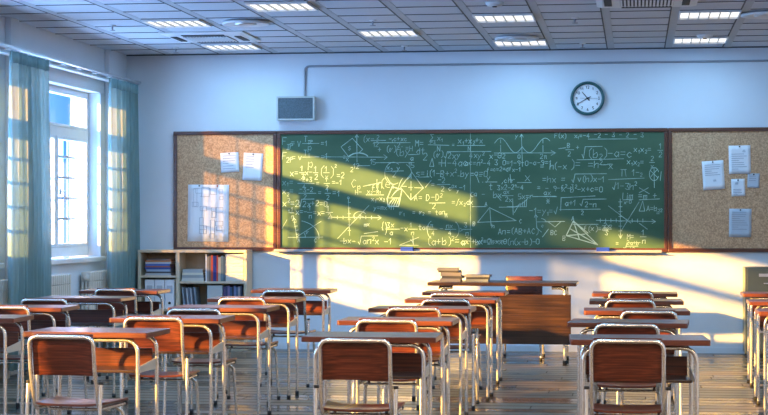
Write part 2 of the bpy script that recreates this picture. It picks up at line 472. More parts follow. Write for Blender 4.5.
def cassette(x, y, label):
    root = empty('air_conditioner', (x, y, CEIL)); tag(root, label, 'air conditioner', 'ceiling cassette air conditioners')
    b = MB(); W = .40
    b.prism([(-W, -W), (W, -W), (W, W), (-W, W)], 'z', -.012, -.0005)
    b.hexa([(-W + .05, -W + .05, -.026), (W - .05, -W + .05, -.026), (W - .05, W - .05, -.026), (-W + .05, W - .05, -.026),
            (-W, -W, -.012), (W, -W, -.012), (W, W, -.012), (-W, W, -.012)])
    b.build('panel', M['acwhite'], root, bevel=.008)
    for s in (-1, 1):
        MB().box(-.2, .2, s * .305 - .03, s * .305 + .03, -.032, -.0265).build('air_slot', M['dark'], root)
        MB().box(s * .305 - .03, s * .305 + .03, -.2, .2, -.032, -.0265).build('air_slot', M['dark'], root)
    g = MB()
    g.box(-.21, .21, -.21, .21, -.031, -.0265, 1)
    for i in range(15):
        xx = -.2 + .4 * i / 14; g.box(xx - .008, xx + .008, -.21, .21, -.038, -.0312)
    g.build('intake_grille', [M['acwhite'], M['dark']], root)
cassette(-3.98, 16.42, 'white ceiling air conditioner at the left above the corner of the room')
cassette(.085, 14.17, 'white ceiling air conditioner cut by the top of the photo at right')

def vent(x, y, label):
    root = empty('round_vent', (x, y, CEIL)); tag(root, label, 'ceiling vent', 'round ceiling vents')
    MB().lathe([(.0, -.004), (.14, -.004), (.205, -.012), (.21, -.03), (.19, -.034), (.13, -.012), (.0, -.012)], seg=40).build('rim', M['acwhite'], root)
    MB().lathe([(.0, -.013), (.09, -.013), (.10, -.03), (.06, -.036), (.0, -.038)], seg=32).build('disc', M['silver'], root)
vent(-3.38, 15.25, 'round ceiling vent between the left air conditioner and the chalkboard speaker')
vent(-1.12, 16.90, 'round ceiling vent between the two lights left of the clock')
vent(1.08, 15.25, 'round ceiling vent at the right edge of the photo')
def sprinkler(x, y, label):
    root = empty('sprinkler', (x, y, CEIL)); tag(root, label, 'sprinkler', 'ceiling sprinklers')
    MB().lathe([(.0, -.0005), (.034, -.0005), (.03, -.008), (.012, -.012), (.0, -.012)], seg=20).build('rosette', M['acwhite'], root)
    MB().lathe([(.008, -.012), (.008, -.036), (.004, -.037), (.004, -.044), (.026, -.046), (.026, -.049), (.0, -.05)], seg=14).build('nozzle', M['pipe'], root)
for x, y, lb in ((-4.63, 15.4, 'small sprinkler in the ceiling nearest the window curtains'),
                 (-4.6, 17.5, 'small sprinkler in the left ceiling corner by the back wall'),
                 (-2.27, 15.33, 'small sprinkler left of the ceiling centre, near the photo top'),
                 (-2.29, 17.62, 'small sprinkler by the back wall above the chalkboard middle'),
                 (-.52, 15.39, 'small sprinkler between the clock and the right air conditioner'),
                 (-.52, 17.6, 'small sprinkler close to the back wall right above the clock')):
    sprinkler(x, y, lb)
def detector(x, y, z, label):
    root = empty('smoke_detector', (x, y, z)); tag(root, label, 'smoke detector', 'ceiling smoke detectors')
    MB().lathe([(.0, -.0005), (.075, -.0005), (.075, -.014), (.055, -.032), (.0, -.034)], seg=28).build('dome', M['acwhite'], root)
    MB().lathe([(.0, -.034), (.02, -.034), (.018, -.04), (.0, -.04)], seg=16).build('sensor', M['dark'], root)
detector(.64, 16.98, CEIL, 'round smoke detector beside the rear light at right')
detector(-1.12, 14.22, CEIL, 'round smoke detector at the top edge left of the right air conditioner')

# ------------------------------------------------------------------ boards on the back wall
FY = BACK - .035                                        # front of the frames
def board_frame(mb, x0, x1, z0, z1, t):
    mb.box(x0, x1, FY, BACK, z1 - t, z1); mb.box(x0, x1, FY, BACK, z0, z0 + t)
    mb.box(x0, x0 + t, FY, BACK, z0 + t, z1 - t); mb.box(x1 - t, x1, FY, BACK, z0 + t, z1 - t)
BZ0, BZ1 = 1.018, 2.268
def corkboard(x0, x1, label):
    root = empty('corkboard', ((x0 + x1) / 2, BACK, BZ0)); tag(root, label, 'pinboard', None)
    o = Vector((-(x0 + x1) / 2, -BACK, -BZ0))
    f = MB(); board_frame(f, x0, x1, BZ0, BZ1, .038); fo = f.build('frame', M['frame_wood'], root, bevel=.004); fo.location = o
    g = MB().box(x0 + .038, x1 - .038, BACK - .02, BACK, BZ0 + .038, BZ1 - .038).build('cork_panel', M['cork'], root); g.location = o
    return root
corkboard(-4.802, -3.700, 'framed corkboard left of the chalkboard, with a floor plan pinned on it')
corkboard(.322, 1.62, 'framed corkboard right of the chalkboard, with five sheets pinned on it')
BX0, BX1 = -3.696, .318
cb = empty('chalkboard', ((BX0 + BX1) / 2, BACK, BZ0)); tag(cb, 'wide green chalkboard covered in white chalk formulas and graphs', 'chalkboard')
off = Vector((-(BX0 + BX1) / 2, -BACK, -BZ0))
f = MB(); board_frame(f, BX0, BX1, BZ0, BZ1, .038); f.build('frame', M['frame_wood'], cb, bevel=.004, loc=off)
GYF = BACK - .02
MB().box(BX0 + .038, BX1 - .038, GYF, BACK, BZ0 + .038, BZ1 - .038).build('writing_surface', M['board'], cb, loc=off)
for xs in (-1.68,):
    MB().box(xs - .002, xs + .002, GYF - .0008, GYF - .0001, BZ0 + .038, BZ1 - .038).build('panel_seam', M['chalk'], cb, loc=off)
tr = MB(); tr.box(BX0 - .03, BX1 - .06, BACK - .105, BACK - .0355, BZ0 - .009, BZ0 - .004); tr.box(BX0 - .03, BX1 - .06, BACK - .105, BACK - .101, BZ0 - .004, BZ0 + .004)
tr.box(BX0 - .03, BX1 - .06, BACK - .04, BACK - .0355, BZ0 - .012, BZ0 + .02)
tr.build('chalk_tray', M['tray'], cb, bevel=.002, loc=off)

# chalk writing: a small stroke alphabet (x 0-4, y 0-9, baseline 2)
G = {}
for ln in '''0 22030728474322
1 062822
2 071838460242
3 084825444222 2203
4 380444 3632
5 48080535444332 3202
6 38150322424425 2504
7 084812
8 250728472503224325
9 452507284745 4532
x 0642 4602
y 0623 4600
a 452604224446 4642
b 080232443604
c 4526042243
d 484222042646
e 04443616032242
f 381712 0535
g 462604234446 464010
h 0802 04264642
i 2622 2728
k 0802 460442
l 1812
m 0206 052622 254642
n 0206 05264642
o 2204264422
p 0600 0536443203
r 0602 042646
s 461605433202
t 282242 0646
u 0603224346 4642
v 062246
w 0612253246
z 06460242
A 022842 1434
B 020838460544 443202
C 4728052243
D 020828452202
E 48080242 0535
F 020848 0535
H 0802 4842 0545
I 0848 2822 0242
L 080242
M 0208254842
N 02084248
P 0208384605
R 020838460542
S 472806442203
T 0848 2822
V 082248
= 0646 0444
- 0545
+ 0545 2723
( 39171331
) 19373311
[ 39191131
{ 3928262513 2321 2131
/ 4802
. 2232
, 2210
< 460442
> 064402
~ 05163445
! 082248 1545
$ 4808350242
% 02284202
& 052249
| 2922
? 49381201
@ 0646 1612 3642
* 462412030516244 442
^ 0646'''.split('\n'):
    kk, rest = ln.split(' ', 1)
    G[kk] = [[(int(t[i]), int(t[i + 1])) for i in range(0, len(t) - 1, 2)] for t in rest.split(' ')]

# board coordinates: u to the right and v downwards in hundredths of the grid used when copying the writing
SX = (.319 + 3.675) / (668 - 279)
def bp(u, v):
    x = -3.675 + (u - 279) * SX
    t = (u - 279) / 389.
    z = (2.266 - .003 * t) - (v - (131 - 2.5 * t)) * (.010435 - .00022 * t)
    return x, z
class Chalk:
    def __init__(s, sd=4): s.b = MB(); s.r = random.Random(sd)
    def seg(s, p, q, wd):
        (x0, z0), (x1, z1) = p, q
        dx, dz = x1 - x0, z1 - z0; l = math.hypot(dx, dz)
        if l < 1e-5 or max(x0, x1) > BX1 - .05: return
        nx, nz = -dz / l * wd / 2, dx / l * wd / 2; ex, ez = dx / l * wd * .3, dz / l * wd * .3
        y = GYF - .0006 - s.r.random() * .0004
        s.b.add([(x0 - ex + nx, y, z0 - ez + nz), (x0 - ex - nx, y, z0 - ez - nz), (x1 + ex - nx, y, z1 + ez - nz), (x1 + ex + nx, y, z1 + ez + nz)], [(0, 1, 2, 3)])
    def L(s, *pts, wd=.0058):
        P = [bp(*p) for p in pts]
        for a, b in zip(P, P[1:]): s.seg(a, b, wd)
    def curve(s, fn, n, **k): s.L(*[fn(i / n) for i in range(n + 1)], **k)
    def arc(s, u, v, ru, rv, a0, a1, n=14, **k):
        s.curve(lambda t: (u + ru * math.cos(math.radians(a0 + (a1 - a0) * t)), v - rv * math.sin(math.radians(a0 + (a1 - a0) * t))), n, **k)
    def T(s, u, v, h, txt, adv=.78, wd=.0050):
        i = 0
        while i < len(txt):
            ch = txt[i]; k = 1.; dv = 0
            if ch == '^' and i + 1 < len(txt): i += 1; ch = txt[i]; k = .62; dv = -h * .55
            elif ch == '_' and i + 1 < len(txt): i += 1; ch = txt[i]; k = .6; dv = h * .25
            if ch != ' ' and ch in G:
                jx, jy, sl = s.r.uniform(-.3, .3), s.r.uniform(-.5, .5), s.r.uniform(.05, .2)
                for st in G[ch]:
                    s.L(*[(u + jx + (a / 4. * .55 + (b - 2) / 6. * sl * .4) * h * k, v + jy + dv - (b - 2) / 6. * h * k) for a, b in st], wd=wd * (.85 if k < 1 else 1))
            u += h * adv * k * (.75 if ch in '1il.,()|' else 1); i += 1
        return u
    def frac(s, u, v, w_, h, num, den):
        s.L((u, v), (u + w_, v)); s.T(u + 1.2, v - 1.6, h, num); s.T(u + w_ * .3, v + h + 1.4, h, den)
    def root(s, u, v, w_, h):
        s.L((u, v - h * .4), (u + 1.5, v), (u + 3.2, v - h - 1.5), (u + w_, v - h - 1.8))
    def done(s, name): return s.b.build(name, M['chalk'], cb, loc=off)

k = Chalk()
k.T(282.5, 145, 7, 'F'); k.T(286.5, 149, 5, 'IP'); k.T(291.5, 146, 6, '='); k.T(297.5, 147, 5.5, 'V'); k.L((303, 143.5), (320, 143.3)); k.T(304.5, 142, 5.5, 'T_I_P'); k.T(309, 150, 6, 'p'); k.T(322, 146, 5, '=1'); k.done('formula'); k = Chalk(1)
k.T(282.5, 159, 7, 'F'); k.T(286.5, 162, 5, '2P'); k.T(292, 160, 6, '='); k.T(299, 160, 5.5, 'v'); k.L((303, 157), (320, 156.7)); k.T(304.5, 155.5, 5.5, 'T_I'); k.T(309, 167, 8, 'p'); k.T(322, 159, 5.5, '=1'); k.done('formula'); k = Chalk(2)
k.T(290, 175.5, 6, 'x='); k.frac(300, 172.5, 5, 5, '1', '3'); k.T(305.5, 175, 5.5, 'x-'); k.frac(314, 172.5, 5, 5, '1', '2'); k.T(321, 176, 9, '('); k.frac(324.5, 172.5, 6, 5, '1', 'x'); k.T(331, 176, 9, ')'); k.T(336, 170, 5, '^2'); k.T(338, 178, 5.5, '=2'); k.done('formula'); k = Chalk(3)
k.T(282.5, 185, 6, 'x_1='); k.frac(298, 183.2, 17, 4.5, '-2+3', '4'); k.T(317, 185, 5, '='); k.frac(325, 183.2, 6, 4.5, '1', '2'); k.T(333, 185, 5, '=-1'); k.done('formula'); k = Chalk(4)
k.T(282.5, 194, 6, 'x_2='); k.frac(299, 193, 18, 4.5, '-3-2', '2'); k.T(319, 195, 5, '='); k.frac(326, 193, 6, 4.5, '1', '2'); k.T(334, 195.5, 5.5, '=1'); k.done('formula'); k = Chalk(5)
k.T(282.5, 206, 6.5, 'x^2=2'); k.root(299, 206.5, 16, 6); k.T(303.5, 206, 5.5, '2x+2=0'); k.done('formula'); k = Chalk(6)
k.T(288, 215.5, 5.5, '^1'); k.frac(290, 212.5, 4, 4, '1', 'n'); k.T(296, 214.5, 5.5, 'x=-'); k.frac(308, 212, 5, 4.5, '1', 'n'); k.T(314, 215, 5.5, '=x='); k.frac(327, 212, 7, 5, '1', '2'); k.done('formula'); k = Chalk(7)
k.T(374, 190.5, 6, 'f{'); k.T(353, 187, 8, 'C_p'); k.L((365, 186), (383, 182.3)); k.T(379, 188, 9, 'h'); k.T(383, 187, 8, '(e_i'); k.frac(368, 194.5, 18, 4.5, 'x_2-x_1', 'x_1-x_2'); k.T(357, 194, 4.5, 'H-'); k.done('formula'); k = Chalk(8)
k.T(376, 209, 4.5, 'y=mx+n'); k.T(402, 214, 5, '*_1'); k.T(415, 214, 4.5, '= *_2 = tan'); k.T(447, 217, 5, '@'); k.done('formula'); k = Chalk(9)
k.T(345, 161, 5, '^2x'); k.T(355, 168, 5, '12'); k.L((359, 165.5), (372, 165.4)); k.T(372, 164, 5, '15'); k.T(352, 172, 4.5, '2'); k.done('formula'); k = Chalk(10)
k.T(365, 142, 5.5, '(x='); k.L((373, 140.5), (388, 140.3)); k.T(379, 139, 4, '2'); k.T(391, 141, 4.5, '-_1c+xc'); k.L((376, 142.7), (413, 142.5)); k.T(375, 147, 5, '12'); k.T(400, 147, 4.5, '2_-'); k.done('formula'); k = Chalk(11)
k.T(380, 152, 5.5, '+ (*)-'); k.T(398, 155, 7, '(by'); k.T(408, 151, 5, '=H'); k.L((411, 154.5), (421, 154.3)); k.T(413, 160, 5, 'a'); k.T(419, 154, 6, 'dt'); k.T(426, 160, 7, '2'); k.done('formula'); k = Chalk(12)
k.L((378, 162.5), (414, 162.2)); k.T(411, 167, 5, '15'); k.arc(396, 173, 9, 11, 55, 300); k.arc(392, 172, 22, 12, -35, 40); k.T(389, 170, 5, 'x_2 y'); k.L((388, 171), (406, 170.6)); k.T(395, 177, 5.5, '2'); k.done('formula'); k = Chalk(13)
k.T(418, 146, 6, 'M='); k.T(433, 140.5, 6, '$'); k.T(440, 140, 5, 'x_1'); k.T(432, 143.5, 3, '1=3'); k.L((431, 144.6), (452, 145.2)); k.T(440, 151, 5, 'N'); k.T(455, 147, 4, '='); k.L((460, 145.4), (488, 145.2)); k.T(461, 143, 5.5, 'x_1+x_2+x'); k.T(471, 151, 4.5, 'N'); k.done('formula'); k = Chalk(14)
k.T(436, 157, 5.5, '(*)'); k.root(447, 158, 47, 5); k.T(451, 158, 5.5, '2xy  4xy^2 x-0'); k.done('formula'); k = Chalk(15)
k.T(432, 166.5, 8, '%'); k.T(441, 165, 4.5, '='); k.T(444.5, 166, 7, 'H-4ac'); k.T(468, 165, 5, 'ac=n^2-4 3 0=1-9-0-a-9=1'); k.done('formula'); k = Chalk(16)
k.T(419, 176, 6, 's=i(1-B+x^2_-by-a=0'); k.L((421, 176.8), (432, 176.5)); k.T(490, 171, 4, 'f=c=2=dfx-1'); k.done('formula'); k = Chalk(17)
k.L((428, 187), (434, 180)); k.T(434, 186, 5, '='); k.frac(440, 184, 13, 5, '-2', '2'); k.T(451, 190, 5, 'c^0^x_y-1'); k.done('formula'); k = Chalk(18)
k.T(417, 200, 5.5, 'A='); k.T(429, 200, 6, 'D-D^2'); k.L((432, 202.5), (448, 202.3)); k.T(435, 208, 5.5, '2'); k.T(451, 204, 5, 'K=?x_2dx'); k.done('formula'); k = Chalk(19)
k.T(383, 228, 6, '{'); k.arc(386, 228, 3, 7, 60, -60); k.frac(388, 228.5, 14, 5, '3x', 'a'); k.T(403, 230, 5, '-x'); k.frac(411, 228.5, 9, 4.5, '1', 'n'); k.T(421, 229.5, 5, 'tan'); k.arc(436, 229, 6, 9, 110, 250); k.frac(432, 228.5, 8, 4.5, '@', '4'); k.T(443, 230, 5, '-'); k.frac(448, 228.5, 11, 4.5, 'nx', '4'); k.arc(455, 229, 7, 9, -60, 60); k.T(463, 230.5, 5, '>'); k.frac(466, 228.5, 9, 4.5, '3', 'n'); k.done('formula'); k = Chalk(20)
k.T(341, 243, 5.5, '-bx-'); k.root(360, 244, 20, 7); k.T(365, 243.5, 6, 'an^2x -1'); k.T(430, 244, 7, '(a+b)^2=a^2'); k.T(464, 243.5, 5.5, 'ax^2+bx=0=-x-(n(x-b)-0', .72); k.done('formula'); k = Chalk(21)
k.L((366, 233), (380, 231)); k.T(366, 226, 4, 'mx'); k.done('formula'); k = Chalk(22)

k = Chalk()
k.T(474, 177, 5, '= ='); k.L((479, 174.5), (482, 182)); k.T(484, 182, 5, '.'); k.frac(488, 181.5, 12, 6, 'y', 't'); k.T(504, 182, 5, ',chr'); k.L((513, 174), (513.5, 182)); k.L((520, 182), (534, 182)); k.T(528, 180, 8, 'x'); k.done('formula'); k = Chalk(23)
k.T(473, 196, 5, 'Ca - '); k.T(496, 197, 6, 'bx'); k.L((500, 195), (504, 200)); k.frac(505, 195, 11, 4.5, 'ax', '2x'); k.T(500, 189, 4.5, '3x2-2^9-4'); k.T(521, 198, 5, '5x=r'); k.frac(545, 196, 14, 5, 'ax', 'x'); k.L((475, 206), (489, 206)); k.L((502, 206.5), (518, 206.3)); k.done('formula'); k = Chalk(24)
k.T(501, 233, 5.5, 'An=(AB+AC)'); k.L((545, 236), (551, 228)); k.T(553, 234, 4.5, 'BC'); k.done('formula'); k = Chalk(25)
k.T(480, 243, 5, 'x^2-2bx=0', .8); k.T(517, 212, 9, '/'); k.T(532, 213, 6, '-1=y_1=&'); k.done('formula'); k = Chalk(26)
k.T(557, 138, 4.5, 'F(x)  x_1=-4'); k.L((590, 139), (638, 138.7)); k.T(596, 137, 4.5, '-2 - 3 - 2 - 3'); k.done('formula'); k = Chalk(27)
k.L((561, 148.5), (568, 147.5)); k.frac(568, 149.5, 8, 4.5, 'B', '2'); k.T(578, 150, 4.5, '+'); k.root(584, 158, 20, 10); k.T(590, 157, 8, '(b_2)-a=c'); k.done('formula'); k = Chalk(28)
k.T(543, 169, 6, '= h(-x'); k.T(573, 168, 8, ')= = --'); k.L((579, 159.5), (625, 158.4)); k.T(596, 168, 7, 'h^2-x'); k.done('formula'); k = Chalk(29)
k.T(545, 182, 6, '=hx = '); k.root(574, 182, 34, 7); k.T(580, 181, 5.5, 'v(h)x-1'); k.T(540, 190, 5, '= - 9-f^2-^3'); k.T(564, 191, 5.5, 'x b^2-x+c=0'); k.L((535, 196), (558, 195.5)); k.T(549, 201, 5, 'x'); k.L((563, 210), (563.5, 197), (597, 195.2)); k.T(567, 205, 5.5, 'a+1'); k.root(582, 205, 26, 5); k.T(587, 206, 5, '2-n'); k.L((562, 208.8), (602, 208.2)); k.T(583, 214, 4, '2'); k.done('formula'); k = Chalk(30)
k.L((575, 223.5), (600, 223.2)); k.T(586, 230, 5, 'f(x)=3x^2'); k.frac(604, 228, 9, 4.5, '2x', '3'); k.done('formula'); k = Chalk(31)
k.T(635, 152, 5.5, 'x_1x_2='); k.frac(658, 150, 5, 5, '1', '2'); k.T(628, 164, 5.5, 'x_1x_2='); k.frac(650, 162, 5, 4.5, '2', 'x'); k.done('formula'); k = Chalk(32)
k.T(622, 176, 10, '@'); k.T(633, 175, 6, '1-_2'); k.L((610, 179), (645, 177.5)); k.root(614, 189, 50, 6); k.T(618, 188.5, 6, '1-3h^2'); k.L((640, 187), (650, 193)); k.L((640, 192), (649, 187)); k.done('formula'); k = Chalk(33)
k.T(623, 198, 6, 'lim =m +  n = x'); k.L((624, 199), (634, 198.7)); k.T(625, 203, 3.5, 'x-0'); k.L((640, 199), (660, 198)); k.done('formula'); k = Chalk(34)
k.T(640, 210, 10, '%'); k.T(647, 210, 5, 'A=b_2'); k.T(657, 214, 5, '=^2x'); k.T(628, 238, 5, 'M='); k.frac(641, 235.5, 6, 5, '1', 'n'); k.T(617, 244, 4.5, '='); k.root(625, 248, 16, 5); k.frac(627, 244.8, 12, 3.8, '2a+b', '10'); k.done('formula'); k = Chalk(35)

k = Chalk()
k.L((294, 218), (297.5, 239)); k.L((292.5, 220.5), (294, 217.5), (296.5, 220)); k.L((288, 237), (324, 236.6)); k.L((297, 236.5), (322, 221)); k.arc(296, 237, 24, 17, -5, 75); k.arc(297, 236.5, 9, 7, 0, 32); k.L((282, 228), (287, 219.5)); k.T(298, 242, 4, 'A'); k.T(315, 242, 4, 'C'); k.T(307, 234, 4, '*'); k.done('drawn_figure'); k = Chalk(36)
for i in range(4): k.L((294 + i * .9, 222 + i * 4), (297 + i * .9, 221.6 + i * 4))
k.L((354, 138.2), (364.5, 149.2)); k.L((354, 138.2), (342.5, 146.8)); k.L((342.5, 146.8), (350, 156.3)); k.L((350, 156.3), (352, 154.8)); k.L((364.5, 149.2), (361, 152.5)); k.L((358.6, 135), (358.8, 162)); k.L((357, 137.3), (358.6, 134.4), (360.2, 137.2)); k.arc(360.5, 160, 11.5, 7.5, 35, 145); k.arc(360.5, 160.6, 11.5, 7.5, 35, 145); k.L((325, 156.7), (389, 157)); k.L((386, 154.5), (389.5, 157), (386.5, 159.3)); k.T(350, 150, 4, 'S'); k.done('drawn_figure'); k = Chalk(37)
k.L((350, 198), (351.3, 235)); k.arc(350, 197.5, 1, 1, 0, 360, 8); k.L((331, 216.8), (383, 217.2)); k.L((339, 238), (371, 205)); k.arc(362, 217, 7, 6, 40, 180); k.L((361, 214.5), (366, 217)); k.L((380, 214.8), (383.5, 217.2), (380, 219.4)); k.done('drawn_figure'); k = Chalk(38)
for i in range(8): k.L((333 + i * 5.8, 215.4), (333 + i * 5.8, 218.6))
for i in range(6): k.L((349.6, 202 + i * 5.6), (352.2, 202 + i * 5.6))
k.L((414.5, 172), (403, 187)); k.L((403, 187), (413.5, 199.5)); k.L((413.5, 199.5), (426, 187.5)); k.L((426, 187.5), (414.5, 172)); k.L((413.7, 174), (413.7, 178)); k.L((413.6, 181), (413.6, 190)); k.L((413.5, 193), (413.5, 198)); k.L((404, 186), (409, 186)); k.L((411, 187), (415, 187)); k.L((417, 187.3), (425, 187.5)); k.done('drawn_figure'); k = Chalk(39)
k.arc(399, 165, 12, 20, 215, 258); k.L((395, 185), (396, 187)); k.arc(415, 190, 14, 17, 135, 170); k.done('drawn_figure'); k = Chalk(40)
hx = ((394.5, 186.5), (404.5, 189), (401, 206), (390.2, 205.6), (389.5, 198))
for a, b in zip(hx, hx[1:] + hx[:1]): k.L(a, b, wd=.010)
for i in range(9): k.L((390.5 + i * 1.1, 201.5 - i * 1.6 + (3 if i < 3 else 0)), (394 + i * 1.05, 193.5 - i * .6 + (6 if i < 3 else 0)))
for i in range(4): k.L((391 + i * 2.6, 205), (396 + i * 1.9, 197.5))
k.L((390, 197.5), (402.5, 197.5)); k.done('drawn_figure'); k = Chalk(41)
k.L((497, 152.8), (558, 152.6)); k.L((553.5, 150.4), (558, 152.6), (553.5, 155)); k.L((524.2, 134.5), (525.2, 166)); k.L((522.7, 137), (524.2, 134), (526, 137)); k.T(518, 138, 4, 'y'); k.T(520.5, 158, 4, '0'); k.done('drawn_figure'); k = Chalk(42)
k.curve(lambda t: (497.5 + t * 27, 145.2 - 7.2 * math.cos((t * 27 - 6) / 9.2 * math.pi * .62)), 22); k.done('drawn_figure'); k = Chalk(43)
k.curve(lambda t: (524.5 + t * 28, 145.2 + 7.2 * math.cos((t * 28 - 7.5) / 9.2 * math.pi * .58)), 22); k.done('drawn_figure'); k = Chalk(44)
for a in (503.5, 545.5): k.L((a, 139.5), (a, 143)); k.L((a, 145), (a + .1, 151.5))
k.T(502, 158, 4.5, '-2'); k.T(543, 158, 4.5, '2@'); k.done('drawn_figure'); k = Chalk(45)
k.L((492.5, 207), (480.5, 221.6)); k.L((480.5, 221.6), (519, 219.8)); k.L((519, 219.8), (492.5, 207)); k.L((492.8, 208.5), (494, 225)); k.T(488, 206, 4, 'A'); k.T(476, 225, 4, 'B'); k.T(522, 222, 4, 'C'); k.T(495, 227, 4, 'h'); k.done('drawn_figure'); k = Chalk(46)
k.L((515.5, 198), (516, 214)); k.L((510, 206), (529, 206)); k.curve(lambda t: (515.5 + t * 15, 206.2 - 8.5 * t * t), 8); k.done('drawn_figure'); k = Chalk(47)
for i in range(6): k.L((519 + i * 2, 206), (519.4 + i * 2, 205.4 - i * 1.4))
k.L((538.5, 214), (539.5, 227)); k.L((537, 216.5), (538.3, 213.5), (540.2, 216.2)); k.L((539.5, 221), (567, 220.4)); k.arc(539.5, 221, 9, 4, 0, 60); k.L((551, 221), (557.5, 226)); k.L((557.5, 226), (563, 220.8)); k.L((539.5, 227), (544, 231)); k.T(544, 226, 3.5, 'c'); k.done('drawn_figure'); k = Chalk(48)
ap, bl, br_ = (575.5, 220), (568.5, 234.5), (599.5, 243.5)
for q in ((bl), (br_), (581.5, 238), (590, 232)): k.L(ap, q, wd=.0095)
k.L(bl, (587, 233), wd=.0095); k.L(bl, br_, wd=.0095); k.L((572, 227.5), br_, wd=.0095); k.T(574, 219, 4, 'A'); k.T(565, 239, 4.5, 'B'); k.done('drawn_figure'); k = Chalk(49)
k.L((621.5, 198), (621.8, 236.5)); k.L((620, 233.5), (621.8, 237), (623.5, 233.5)); k.L((598, 219.3), (656, 220.4)); k.L((652.5, 218.4), (656, 220.4), (652.5, 222.3)); k.L((610, 205), (632, 222)); k.L((622.5, 229.5), (640, 201)); k.L((640, 222), (648, 228)); k.done('drawn_figure'); k = Chalk(50)
for i in range(9):
    if i != 4: k.L((602 + i * 5.2, 217.8), (602 + i * 5.2, 221.2))
for i in range(7): k.L((620, 201 + i * 4.8), (623.4, 201 + i * 4.8))
k.L((654.5, 168), (654.8, 187)); k.arc(654.6, 173.5, 4.6, 6.5, 20, 340); k.L((651, 170), (658, 177)); k.L((651.5, 176), (657.5, 169)); k.L((660.5, 180), (661.5, 171)); k.done('drawn_figure'); k = Chalk(51)
k.L((402, 244.5), (421, 244.5)); k.L((403, 244), (421.5, 236.5)); k.arc(404, 244.5, 12, 9, 0, 40); k.L((415.5, 235), (416, 243)); k.done('drawn_figure'); k = Chalk(52)

# erasers on the tray
def eraser(x, label):
    root = empty('chalkboard_eraser', (x, BACK - .072, BZ0 - .0035)); tag(root, label, 'eraser', 'blue erasers on the chalk tray')
    MB().box(-.066, .066, -.025, .025, 0, .03).build('felt_pad', M['blue'], root, bevel=.004)
    MB().box(-.066, .066, -.02, .02, .03, .048).build('grip', M['blue'], root, bevel=.005)
eraser(-2.328, 'blue eraser on the chalk tray under the middle of the chalkboard')
eraser(-.331, 'blue eraser on the chalk tray near the right end of the chalkboard')

# pinned papers --------------------------------------------------------------
def paper(name, x, z, wd, ht, rot, label, drawfn, mat='paper', pins=1, group='sheets pinned on the corkboards', cat='paper'):
    root = empty(name, (x, BACK - .0212, z)); root.rotation_euler = (0, rot, 0); tag(root, label, cat, group)
    def fn(s, t):
        return ((s - .5) * wd, -.001 - .012 * (1 - t) ** 3 * abs(s - .45) - .001, (t - .5) * ht), (0, -1, 0)
    MB().sheet(fn, 6, 6, .0008).build('sheet', M[mat], root)
    d = MB()
    def ln(a, b, c_, e, wdt=.0026):
        d.box(min(a, c_) - (wdt / 2 if a == c_ else 0), max(a, c_) + (wdt / 2 if a == c_ else 0), -.0042 - .012 * max(0, (.5 - min(b, e) / ht)) ** 3 * .5, -.0030,
              min(b, e) - (wdt / 2 if b == e else 0), max(b, e) + (wdt / 2 if b == e else 0))
    drawfn(ln, wd, ht)
    d.build('print', M['ink'], root)
    for i in range(pins):
        px_ = 0 if pins == 1 else (-.22 + .44 * i) * wd
        pm = MB().lathe([(.0, .002), (.007, .002), (.0055, .012), (.008, .016), (.0, .018)], (px_, 0, ht / 2 - .012), 'y', 12)
        pm.build('pin', M['red_bulb' if i else 'black'], root)
    return root
def textlines(n, top=.36, fill=.8, step=.06, pic=None):
    def fnn(ln, wd, ht):
        r = random.Random(n)
        for i in range(n):
            z = ht * (top - step * i); x0 = -wd * .38
            ln(x0, z, x0 + wd * .76 * (fill if i % 4 != 3 else .45) * r.uniform(.85, 1.1), z, .004)
        if pic:
            for q in range(5): ln(wd * pic[0] - .012 + q * .006, ht * pic[1] - .012, wd * pic[0] - .012 + q * .006, ht * pic[1] + .006 + .008 * (q % 2))
    return fnn
def floorplan(ln, wd, ht):
    def rect(x0, x1, z0, z1):
        ln(x0, z0, x1, z0); ln(x0, z1, x1, z1); ln(x0, z0, x0, z1); ln(x1, z0, x1, z1)
    X = lambda a: (a - .5) * wd; Z = lambda b: (.5 - b) * ht
    for a0, a1, b0, b1 in ((.14, .22, .07, .38), (.11, .25, .31, .39), (.18, .33, .07, .15), (.33, .52, .05, .21), (.55, .7, .07, .17), (.58, .7, .40, .58), (.60, .68, .47, .57), (.68, .86, .40, .48),
                           (.29, .38, .58, .72), (.30, .46, .38, .46), (.29, .46, .72, .86), (.56, .66, .62, .86), (.55, .66, .86, .94), (.68, .86, .64, .72), (.7, .84, .74, .8), (.76, .84, .08, .16), (.78, .86, .2, .26)):
        rect(X(a0), X(a1), Z(b1), Z(b0))
    ln(X(.14), Z(.07), X(.72), Z(.07)); ln(X(.30), Z(.21), X(.52), Z(.21)); ln(X(.35), Z(.4), X(.35), Z(.58)); ln(X(.39), Z(.72), X(.39), Z(.86)); ln(X(.29), Z(.79), X(.46), Z(.79))
def wx(u, v):   # centre positions measured on the back wall
    x, z = bp(u, v); return x
paper('floor_plan', -4.43, 1.412, .438, .595, .01, 'large white floor plan sheet pinned on the left corkboard', floorplan, pins=2, cat='floor plan')
paper('paper_note', -4.20, 1.942, .195, .205, -.05, 'small striped white note pinned left of the taller sheet on the left corkboard', textlines(6, .34, .9, .13))
paper('paper_sheet', -3.955, 1.895, .205, .285, .05, 'plain white sheet at the upper right of the left corkboard', textlines(5, .38, .55, .1))
paper('paper_sheet', 1.03, 1.945, .215, .285, -.02, 'white sheet highest on the right corkboard', textlines(8, .2, .85, .075, (.2, .3)))
paper('paper_sheet', .77, 1.79, .215, .290, -.06, 'tilted white sheet furthest left on the right corkboard', textlines(6, .36, .9, .07, (.05, -.18)))
paper('paper_note', 1.015, 1.665, .135, .175, -.03, 'small white note below the highest sheet on the right corkboard', textlines(4, -.1, .9, .09, (-.1, .25)))
